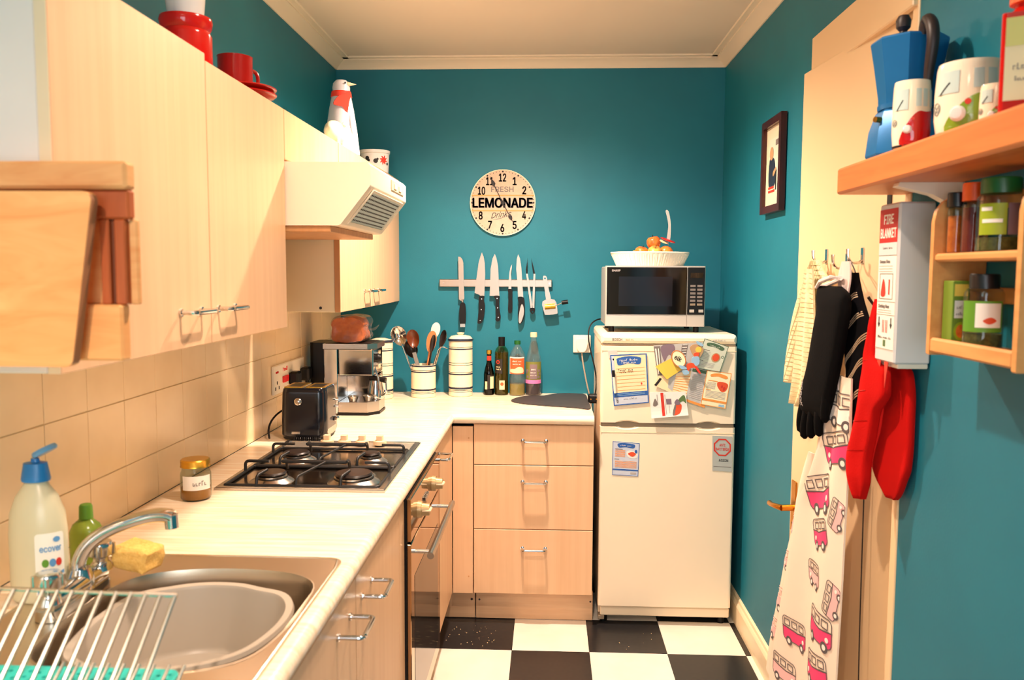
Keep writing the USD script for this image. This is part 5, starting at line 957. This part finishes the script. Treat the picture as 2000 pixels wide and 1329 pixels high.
part(fi, 'bottom_flap', box(fbx+.01, XR-.003, fy0+.004, fy1-.004, fz0-.010, fz0+.001, .002), 'white_plastic')
for y in (1.885, 1.845): part(fi, 'pull_tape', put(prism(Polygon([(-.010, 0), (.010, 0), (.004, -.035), (.000, -.060), (-.003, -.035)]), .0015), (fbx+.004, y, fz0+.003), (0, -1, 0), (.04, 0, 1)), 'ribbon_red', 'red pull tape')
sh = thing('wall_shelf', 'thick orange pine shelf on white brackets high by the door', 'shelf')
shp = Polygon([(.662, .30), (.819, .30), (.819, 1.895), (.81, 1.90), (.67, 1.985), (.662, 1.980)]); part(sh, 'board', box(.662, .819, .30, 1.96, 1.668, 1.728, .006), 'shelf_pine')
for y in (1.70, .75):
    bk_ = Polygon([(0, 0), (-.125, 0), (-.128, -.006), (-.06, -.022), (-.034, -.036), (-.022, -.062), (-.016, -.10), (-.010, -.112), (0, -.112)]).buffer(.001)
    part(sh, 'bracket', put(prism(bk_, .026), (.8185, y+.013, 1.667), (1, 0, 0), (0, 0, 1)), 'white_plastic', 'white curved bracket')
    part(sh, 'screw', cyl((.765, y, 1.6575), (.765, y, 1.650), .004), 'utensil_dark')
sr = thing('spice_rack', 'small two-tier pine spice rack on the wall under the shelf', 'spice rack')
sp_ = smooth_poly([(.818, 1.335), (.722, 1.335), (.720, 1.345), (.720, 1.58), (.728, 1.612), (.752, 1.632), (.80, 1.640), (.818, 1.640)], 4); sp_ = Polygon([(.818, 1.335), (.722, 1.335), (.720, 1.338), (.720, 1.585), (.724, 1.605), (.736, 1.622), (.755, 1.634), (.78, 1.640), (.818, 1.640)])
for y in (1.590, 1.298): part(sr, 'side_panel', put(prism(sp_, .013), (0, y+.013, 0), (1, 0, 0), (0, 0, 1)), 'rack_pine')
part(sr, 'shelf', box(.722, .816, 1.311, 1.590, 1.510, 1.525, .004), 'rack_pine'); part(sr, 'shelf', box(.734, .816, 1.311, 1.590, 1.345, 1.357, .002), 'rack_pine', 'lower shelf'); part(sr, 'front_rail', box(.720, .733, 1.311, 1.590, 1.340, 1.368, .004), 'rack_pine')
for z in (1.435, 1.605): part(sr, 'back_slat', box(.808, .817, 1.311, 1.590, z, z+.028, .003), 'rack_pine')
def jar(label, c, r, z0, h, fill, fh, capm, ch_, cr, glass='jar_glass', cat_='spice jar', group=None):
    t = thing('spice_jar', label, cat_, group); part(t, 'glass', lathe([(0, 0), (r-.002, 0), (r, .003), (r, h-.008), (r*.86, h)], (*c, z0), 28), glass)
    part(t, 'contents', lathe([(0, .002), (r-.003, .002), (r-.0018, .004), (r-.0018, fh), (0, fh+.002)], (*c, z0), 28), fill); part(t, 'cap', lathe([(0, ch_), (cr*.94, ch_), (cr, ch_-.003), (cr, 0), (0, 0)], (*c, z0+h), 28), capm); return t
Z1, Z2 = 1.525, 1.357
jar('slim spice jar of orange powder with a black cap', (.748, 1.566), .0155, Z1, .085, 'spice_orange', .068, 'cap_black', .026, .0165)
jar('spice jar of dark red powder with an orange cap', (.756, 1.522), .0185, Z1, .092, 'spice_red', .080, 'cap_orange', .032, .019)
jc_ = (.762, 1.445); t = jar('large glass spice jar with a green cap and lime label', jc_, .036, Z1, .098, 'spice_green', .024, 'cap_green', .026, .031)
lb = part(t, 'label', wrap(prism(sbox(-.034, .028, .010, .080), .0006), *jc_, .0362, -2.05, Z1), 'label_green', 'lime green label'); part(lb, 'panel', wrap(prism(sbox(.012, .028, .036, .080), .0006), *jc_, .0362, -2.05, Z1), 'purple_grey'); part(lb, 'panel', wrap(cat(prism(sbox(-.028, .048, .004, .054), .0004), prism(sbox(-.030, .068, -.012, .074), .0004)), *jc_, .0369, -2.05, Z1), 'label_white')
t = thing('spice_carton', 'slim green spice carton on the lower rack shelf', 'box'); part(t, 'carton', box(.738, .768, 1.545, 1.582, Z2, Z2+.118, .001), 'box_green'); fr_ = lambda m, l=0: put(m, (.738, 1.5448-l, Z2), (1, 0, 0), (0, 0, 1))
part(t, 'label', fr_(prism(sbox(.004, .050, .026, .082), .0004)), 'label_white'); part(t, 'label', fr_(prism(sbox(.003, .090, .027, .112), .0004)), 'yellow_print'); part(t, 'label', fr_(prism(affinity.scale(Point(.016, .026).buffer(.012), 1, 1.4), .0004)), 'label_green'); part(t, 'picture', fr_(prism(affinity.scale(Point(.016, .026).buffer(.008), 1, 1.5), .0008)), 'spice_orange'); part(t, 'lettering', fr_(cat(script(4, .006, .0003, True, .014, .015, .07), script(5, .006, .0003, True, .016, .015, .058)), .0004), 'ink_grey')
jc_ = (.764, 1.487); t = jar('glass herb jar with a black cap and green label', jc_, .032, Z2, .105, 'spice_green', .026, 'cap_black', .026, .024)
lb = part(t, 'label', wrap(prism(sbox(-.038, .030, .034, .084), .0006), *jc_, .0322, -2.05, Z2), 'label_green2', 'green label'); part(lb, 'panel', wrap(prism(sbox(-.012, .038, .030, .080), .0004), *jc_, .0329, -2.05, Z2), 'label_white'); part(lb, 'picture', wrap(prism(smooth_poly([(0, .050), (.012, .056), (.022, .050), (.01, .044)], 4), .0004), *jc_, .0334, -2.05, Z2), 'fruit_print')
# moka pot, camper mugs and red jar on the shelf
SZ = 1.728
mo = thing('moka_pot', 'blue octagonal stovetop coffee pot with a dark handle on the shelf', 'coffee pot'); mc_ = (.741, 1.785)
def octa(prof, c, ph=PI/8): return T(lathe(prof, (0, 0, 0), 8), (*c, SZ), rz=ph)
part(mo, 'base', octa([(0, 0), (.074, 0), (.077, .006), (.072, .055), (.060, .092), (.055, .098), (0, .098)], mc_), 'moka_blue', None, 20); part(mo, 'collar', lathe([(0, .098), (.056, .098), (.057, .102), (.057, .108), (0, .108)], (*mc_, SZ), 32), 'moka_blue')
part(mo, 'jug', octa([(0, .108), (.055, .108), (.056, .125), (.066, .19), (.074, .236), (.072, .238), (.064, .19), (0, .15)], mc_), 'moka_blue', None, 20); part(mo, 'spout', put(prism(Polygon([(0, .236), (.030, .240), (.0, .17)]), .026), (mc_[0]-.013, mc_[1]+.062, SZ), (.0, 1, 0), (0, 0, 1)), 'moka_blue')
part(mo, 'lid', octa([(0, .250), (.02, .249), (.066, .242), (.073, .239), (.073, .236), (0, .236)], mc_), 'moka_blue', None, 20); part(mo, 'lid_knob', lathe([(0, .250), (.008, .250), (.007, .260), (.014, .268), (.015, .282), (.010, .292), (0, .294)], (mc_[0]-.010, mc_[1]+.01, SZ), 24), 'handle_brown')
hd_ = np.array([.02, -1, 0.0]); hd_ /= np.linalg.norm(hd_); hb0 = np.array([*mc_, SZ])
part(mo, 'handle', tube([hb0+hd_*.060+[0, 0, .235], hb0+hd_*.080+[0, 0, .258], hb0+hd_*.094+[0, 0, .245], hb0+hd_*.096+[0, 0, .18], hb0+hd_*.090+[0, 0, .125]], [.010, .012, .0125, .011, .008], 14, smooth=24), 'handle_brown')
part(mo, 'safety_valve', cyl((mc_[0]-.060, mc_[1]-.020, SZ+.075), (mc_[0]-.074, mc_[1]-.026, SZ+.075), .006), 'brass')
def mug(label, c, r, h, col, a0, sc=1.0, handle=False):
    t = thing('camper_mug', label, 'mug'); prof = [(0, 0), (r*.86, 0), (r*.93, .006*sc), (r, h*.25), (r*1.0, h*.6), (r*.96, h*.92), (r*.92, h), (r*.88, h), (r*.90, h*.9), (r*.92, h*.3), (0, .01)]
    part(t, 'body', lathe(prof, (*c, SZ), 40), 'mug_cream')
    R_ = lambda z: np.interp(z, [0, .006*sc, h*.25, h*.6, h*.92, h], [r*.86, r*.93, r, r, r*.96, r*.92])+.0004
    pr = lambda g, m, n, l=0: part(t, n, wrap(T(prism(g, .0006), (0, 0, l)), *c, R_, a0, SZ), m, None, False); q = r/.05
    pr(smooth_poly([(-.003*q, h*.06), (.020*q, h*.36), (.045*q, h*.52), (.070*q, h*.52), (.12*q, h*.52), (.12*q, h*.06), (.05*q, h*.05)], 4), col, 'lower_paint')
    pr(sbox(-.018*q, h*.56, .020*q, h*.86), 'mug_glass', 'windscreen'); pr(LineString([(-.010*q, h*.56), (.006*q, h*.70)]).buffer(.0011*q), 'ink', 'wiper', .0007)
    for x0 in (.040, .060, .085, .108): pr(sbox(x0*q, h*.60, (x0+.014)*q, h*.86), 'mug_glass', 'side_window')
    part(t, 'headlight', T(lathe([(0, .009), (.008, .008), (.012, .003), (.0125, 0), (0, 0)], n=28), (0, 0, 0), s=q) and put(T(lathe([(0, .007), (.008, .006), (.0115, .002), (.012, 0), (0, 0)], n=28), s=q), (c[0]+(r)*math.cos(a0+.40), c[1]+(r)*math.sin(a0+.40), SZ+h*.27), (-math.sin(a0+.40), math.cos(a0+.40), 0), (0, 0, 1)), 'white_glaze')
    e = Point(-.020*q, h*.38).buffer(.010*q); vw = unary_union([e.difference(e.buffer(-.0014*q)), LineString([(-.027*q, h*.38+.006*q), (-.020*q, h*.38), (-.013*q, h*.38+.006*q)]).buffer(.0008*q), LineString([(-.028*q, h*.38+.002*q), (-.024*q, h*.38-.007*q), (-.020*q, h*.38-.001*q), (-.016*q, h*.38-.007*q), (-.012*q, h*.38+.002*q)]).buffer(.0008*q)])
    pr(vw, 'mug_grey', 'emblem'); pr(Point(.034*q, h*.42).buffer(.0045*q), 'red_print', 'indicator', .0007); pr(sbox(-.05*q, 0.002, .12*q, h*.05), 'ink', 'bumper'); return t
mug('red and cream camper van mug beside the blue pot', (.700, 1.665), .034, .128, 'mug_red', -2.55); mug('large green and cream camper van mug in the middle of the shelf', (.737, 1.515), .056, .125, 'mug_green', -2.75); mug('tiny green and cream camper van cup beside the red jar', (.736, 1.425), .025, .070, 'mug_green', -2.7)
rj = thing('red_jar', 'square orange-red jar with a pale label at the near end of the shelf', 'jar'); rc = (.724, 1.322)
RJ = lambda m: T(m, (*rc, SZ), rz=-.5)
part(rj, 'jar_body', RJ(cat(rbox(-.034, .034, -.034, .034, 0, .150, .008), lathe([(.030, .150), (.018, .162), (.018, .170), (0, .170)], n=24))), 'red_glaze'); part(rj, 'lid', RJ(lathe([(0, .212), (.022, .212), (.025, .206), (.026, .168), (0, .168)], n=28)), 'cap_orange')
part(rj, 'label', RJ(put(prism(sbox(-.028, .020, .028, .142), .0006), (0, -.0341, 0), (1, 0, 0), (0, 0, 1))), 'label_cream', 'pale label'); part(rj, 'label', RJ(put(prism(sbox(-.028, .100, .028, .142), .0005), (0, -.0347, 0), (1, 0, 0), (0, 0, 1))), 'label_lime'); part(rj, 'lettering', RJ(put(cat(script(7, .010, .0004, True, .038, .002, .070), script(9, .007, .0004, False, .032, .002, .052)), (0, -.0347, 0), (1, 0, 0), (0, 0, 1))), 'ink_grey')
pf = thing('framed_picture', 'dark wood framed print on the teal wall before the door', 'picture'); py0, py1, pz0, pz1 = 2.935, 3.195, 1.706, 2.044
fo = sbox(-.130, pz0, .130, pz1); PF = lambda m, l=0: put(m, (XR-.004-l, (py0+py1)/2, 0), (0, -1, 0), (0, 0, 1))
part(pf, 'frame', PF(prism(fo.difference(fo.buffer(-.026)), .020)), 'frame_wood'); part(pf, 'mount', PF(prism(fo.buffer(-.02), .006)), 'mount'); prn = lambda g, m, l: part(pf, 'print', PF(prism(g, .0004), .006+l), m, None, False)
prn(sbox(-.062, pz0+.072, .070, pz1-.070), 'paper_green', .0); prn(smooth_poly([(-.06, pz0+.10), (.02, pz0+.10), (.022, pz0+.16), (.0, pz0+.195), (-.055, pz0+.195)], 4), 'navy', .0006); prn(Point(-.030, pz0+.215).buffer(.024), 'tan_print', .0010); prn(sbox(.026, pz0+.08, .040, pz0+.15), 'ink', .0006); prn(unary_union([sbox(-.062, pz0+.075, .02, pz0+.083), sbox(-.062, pz0+.088, .01, pz0+.096)]), 'red_print', .0014); prn(smooth_poly([(0, pz0+.13), (.035, pz0+.15), (.03, pz0+.16), (-.005, pz0+.145)], 3), 'tan_print', .0014); prn(sbox(.02, pz1-.10, .068, pz1-.08), 'ink_grey', .0006)

# ---------------------------------------------------------------- on top of the wall cabinets
TZ = 1.926
rp = thing('red_pot', 'glossy red ceramic pot on the wall cabinet holding a white vase', 'pot'); part(rp, 'pot', lathe([(0, 0), (.050, 0), (.054, .006), (.054, .072), (.049, .082), (.053, .088), (.056, .102), (.054, .110), (.047, .110), (.046, .09), (.048, .075), (.048, .012), (0, .01)], (-.795, 1.822, TZ), 44), 'red_glaze')
vs = thing('white_vase', 'white flared vase standing in the red pot', 'vase'); part(vs, 'vase', lathe([(0, 0), (.030, 0), (.034, .01), (.038, .10), (.044, .17), (.050, .225), (.047, .225), (.040, .17), (.034, .1), (0, .03)], (-.795, 1.822, TZ+.011), 40), 'white_glaze'); part(vs, 'rim', lathe([(.0465, .224), (.0505, .224), (.051, .227), (.047, .227), (.0465, .224)], (-.795, 1.822, TZ+.011), 40), 'white_glaze')
for i, z in enumerate((0, .014)):
    s_ = thing('red_saucer', ['lower red enamel saucer on the wall cabinet', 'upper red enamel saucer directly under the red cup'][i], 'saucer'); part(s_, 'saucer', lathe([(0, 0), (.040, 0), (.045, .004), (.080, .012), (.086, .018), (.084, .020), (.045, .008), (0, .006)], (-.800, 2.165, TZ+z+.001), 44), 'red_enamel'); part(s_, 'rim', lathe([(.084, .018), (.0865, .0175), (.0872, .0195), (.085, .021), (.084, .018)], (-.800, 2.165, TZ+z+.001), 44), 'red_glaze')
rc_ = thing('red_cup', 'straight red enamel cup on red saucers above the cabinets', 'cup'); part(rc_, 'cup', lathe([(0, 0), (.040, 0), (.043, .004), (.0435, .084), (.0445, .086), (.042, .087), (.040, .082), (.039, .008), (0, .006)], (-.808, 2.140, TZ+.022), 40), 'red_enamel'); part(rc_, 'handle', tube(fillet([(-.785, 2.178, TZ+.085), (-.772, 2.200, TZ+.082), (-.770, 2.203, TZ+.052), (-.787, 2.174, TZ+.042)], .012), .005, 10), 'red_enamel')
go = thing('ceramic_goose', 'white ceramic goose with a red ribbon bow round its neck', 'ornament'); gc = (-.785, 3.150, TZ)
part(go, 'body', T(lathe([(0, 0), (.066, 0), (.067, .008), (.058, .09), (.046, .17), (.037, .215), (.032, .232), (.033, .250), (.030, .266), (.020, .277), (0, .281)], n=44), gc), 'white_glaze2'); part(go, 'beak', T(trimesh.creation.cone(.009, .034, sections=20), (gc[0]+.026, gc[1]-.008, gc[2]+.262), ry=PI/2, rz=.15), 'cream_knob', 'pale beak')
part(go, 'ribbon', [T(lathe([(.036, 0), (.0395, .002), (.0365, .022), (.033, .022), (.036, 0)], n=36), (gc[0], gc[1], gc[2]+.213)), put(prism(smooth_poly([(0, .0), (-.026, -.012), (-.044, -.042), (-.010, -.050), (.006, -.075), (.014, -.03), (.020, -.005), (.014, .01)], 4), .010), (gc[0]+.024, gc[1]-.040, gc[2]+.222), (.9, .43, 0), (.05, -.12, .99))], 'ribbon_red', 'red ribbon bow')
for sx in (-1, 1): part(go, 'eye', ball((gc[0]+.022, gc[1]-.026*sx-.002, gc[2]+.263), .0032, 1), 'ink')
part(go, 'wing', T(ball((0, 0, 0), .04, 3, (.30, .55, 1.25)), (gc[0]+.045, gc[1]-.018, gc[2]+.105), ry=-.12), 'white_glaze2')
pgm = thing('ceramic_pig', 'small white rounded ceramic animal lying before the goose', 'ornament'); pb = ball((0, 0, 0), 1, 3, (.034, .084, .042)); pb.vertices += (meshkit.noise(pb.vertices*60, 4)[:, None]-.5)*.004
part(pgm, 'body', T(pb, (-.762, 2.96, TZ+.052)), 'cream_glaze'); part(pgm, 'snout', T(trimesh.creation.cylinder(.014, .022, sections=20), (-.760, 3.045, TZ+.058), rx=PI/2), 'cream_glaze')
for dx in (-.02, .02): part(pgm, 'ear', T(trimesh.creation.cone(.010, .020, sections=12), (-.763+dx, 3.005, TZ+.084), rx=-.4), 'cream_glaze')
for dx, dy in ((-.018, -.035), (.018, -.035), (-.018, .035), (.018, .035)): part(pgm, 'foot', cyl((-.763+dx, 2.96+dy, TZ), (-.763+dx, 2.96+dy, TZ+.026), .011), 'cream_glaze')
tb_ = thing('printed_tub', 'white tub with black blots and a red flower print above the hood', 'tub'); tc = (-.785, 3.74)
part(tb_, 'tub', lathe([(0, 0), (.058, 0), (.062, .004), (.066, .085), (.069, .088), (.070, .100), (.066, .101), (.063, .09), (.058, .008), (0, .006)], (*tc, TZ), 44), 'white_glaze'); rt = lambda z: np.interp(z, [0, .004, .085, .1], [.058, .062, .066, .069])+.0005
part(tb_, 'blot_print', wrap(prism(unary_union([Point(-.05, .062).buffer(.009), Point(-.012, .050).buffer(.010), Point(-.004, .058).buffer(.005), Point(-.045, .052).buffer(.007), Point(.05, .040).buffer(.006)]), .0006), *tc, rt, -1.1, TZ), 'ink', 'black blots'); part(tb_, 'flower_print', wrap(prism(unary_union([affinity.rotate(affinity.scale(Point(.030, .060).buffer(.008), .45, 1.9), a, origin=(.026, .055)) for a in range(0, 360, 45)]), .0006), *tc, rt, -1.1, TZ), 'red_print', 'red flower')

# ---------------------------------------------------------------- chopping boards hung against the white end of the wall cabinet
def fz(shape, y, d): return put(prism(shape, d), (0, y, 0), (1, 0, 0), (0, 0, 1))      # outline in (x, z), back at y, towards the window
def bx(x0, x1, z0, z1, y0, y1, b=.003): return box(x0, x1, y0, y1, z0, z1, b)
RX0, RX2, RX3, RZ0, RZ1, RZ2, RZ3, RZ4 = -.574, -.584, -.620, 1.636, 1.598, 1.558, 1.440, 1.362; CB = [(-1.0, 1.592), (-.604, 1.592), (-.640, 1.357), (-1.0, 1.357)]
cr_ = thing('board_rack', 'wooden board rack fixed to the end of the near wall cabinet', 'rack')
part(cr_, 'top_rail', bx(-1.01, RX0, RZ1, RZ0, 1.112, 1.140, .005), 'board_rim', 'pale top rail'); part(cr_, 'lower_rail', bx(-1.01, RX0-.002, RZ2, RZ1, 1.122, 1.140), 'board_red', 'red-brown rail under it')
for x0, x1, m_, y0 in ((RX3, RX3+.013, 'board_red', 1.124), (RX3+.013, RX3+.020, 'board_dark', 1.130), (RX3+.020, RX2, 'board_red', 1.124)): part(cr_, 'post', bx(x0, x1, RZ3, RZ2, y0, 1.142, .002), m_)
part(cr_, 'back_post', bx(RX2, RX2+.012, RZ3, RZ2, 1.134, 1.144, .002), 'board_rim', 'pale back post'); part(cr_, 'back_post', bx(RX3-.03, RX3, RZ3, RZ2, 1.134, 1.144, .002), 'board_rim', 'pale back post')
part(cr_, 'bottom_rail', bx(-1.01, RX2-.004, RZ4, RZ3, 1.116, 1.140), 'board_maple')
cbp = Polygon(CB).buffer(-.012).buffer(.012, quad_segs=6)
part(cr_, 'hanger', bx(-.98, -.76, 1.40, 1.60, 1.140, 1.187, .002), 'board_dark')
tcb = thing('chopping_board', 'worn maple chopping board with a rounded corner in front of the rack', 'chopping board'); part(tcb, 'board', fz(cbp, 1.098, .018), 'board_maple')
eg_ = cbp.buffer(.0006).difference(cbp.buffer(-.0006)).intersection(sbox(CB[1][0]-.045, CB[-2][1]+.004, CB[1][0]+.1, CB[1][1]-.004)); part(tcb, 'edge', fz(eg_, 1.097, .016), 'board_edge', 'darker worn edge')
# ---------------------------------------------------------------- washing-up liquids
sb = thing('washing_up_bottle', 'translucent washing-up bottle with a blue flip cap and ecover label', 'bottle'); bc_ = (-.903, 1.40, WZ+.004)
part(sb, 'body', lathe([(0, 0), (.046, 0), (.050, .006), (.050, .12), (.047, .155), (.036, .185), (.022, .205), (.019, .216), (0, .216)], bc_, 40, 1, .72), 'soap_body')
cpp = part(sb, 'cap', lathe([(0, 0), (.024, 0), (.025, .004), (.020, .032), (.008, .034), (.007, .040), (0, .040)], (bc_[0], bc_[1], bc_[2]+.212), 32, 1, .8), 'soap_cap', 'blue cap'); part(cpp, 'flip_lid', T(lathe([(0, 0), (.020, 0), (.022, .004), (.020, .009), (0, .011)], n=30), (bc_[0]+.020, bc_[1], bc_[2]+.262), ry=-.5), 'soap_cap2', 'open blue flip lid')
sr_ = lambda z: np.interp(z, [.12, .155, .185], [.0385, .036, .03])+.0
def ew(g, a0=-.80):
    m = wrap(prism(g, .0006), 0, 0, .0503, a0, 0); m.vertices[:, 1] *= .72; m.apply_translation(bc_); return m
lb = part(sb, 'label', ew(sbox(-.024, .012, .030, .125).buffer(-.006).buffer(.006)), 'soap_label', 'white label')
def ewm(m, a0=-.80, l=.0008):
    m = wrap(m, 0, 0, .0503+l, a0, 0); m.vertices[:, 1] *= .72; m.apply_translation(bc_); return m
part(lb, 'lettering', ewm(text('ecover', .011, .0005, True, .040, .003, .098)), 'soap_blue'); part(lb, 'panel', ewm(prism(Polygon([(-.022, .014), (.028, .014), (.028, .056), (-.022, .044)]), .0005)), 'soap_blue', 'blue panel')
for x, m_ in ((-.008, 'label_green2'), (.005, 'soap_blue'), (.017, 'red_print')): part(lb, 'emblem', ewm(prism(affinity.scale(Point(x, .072).buffer(.006), 1, 1.2), .0005)), m_)
part(lb, 'emblem', ewm(prism(affinity.scale(Point(.014, .113).buffer(.007), 1, .7), .0005)), 'soap_blue')
gb = thing('washing_up_bottle', 'small green washing-up bottle behind the tap', 'bottle'); gc_ = (-.905, 1.555, WZ+.004)
part(gb, 'body', lathe([(0, 0), (.030, 0), (.033, .005), (.033, .07), (.026, .085), (.012, .097), (0, .097)], gc_, 32, 1, .75), 'liquid_green'); part(gb, 'cap', lathe([(0, .125), (.010, .125), (.012, .121), (.013, .097), (0, .097)], gc_, 24), 'label_green2'); part(gb, 'label', T(wrap(prism(sbox(-.018, .025, .018, .055), .0005), 0, 0, .0333, -1.1, 0), gc_, s=(1, .75, 1)), 'label_green')
# crumbs on the floor by the plinth
r2 = np.random.default_rng(3); solo('floor_crumbs', [ball((r2.uniform(-.42, -.2), r2.uniform(3.17, 3.38), .001), r2.uniform(.0008, .0022), 1) for _ in range(34)]+[ball((r2.uniform(.2, .45), r2.uniform(3.16, 3.36), .001), r2.uniform(.0008, .002), 1) for _ in range(8)], 'crumb', 'pale crumbs scattered on the black floor tiles', 'crumbs', None, 'stuff')
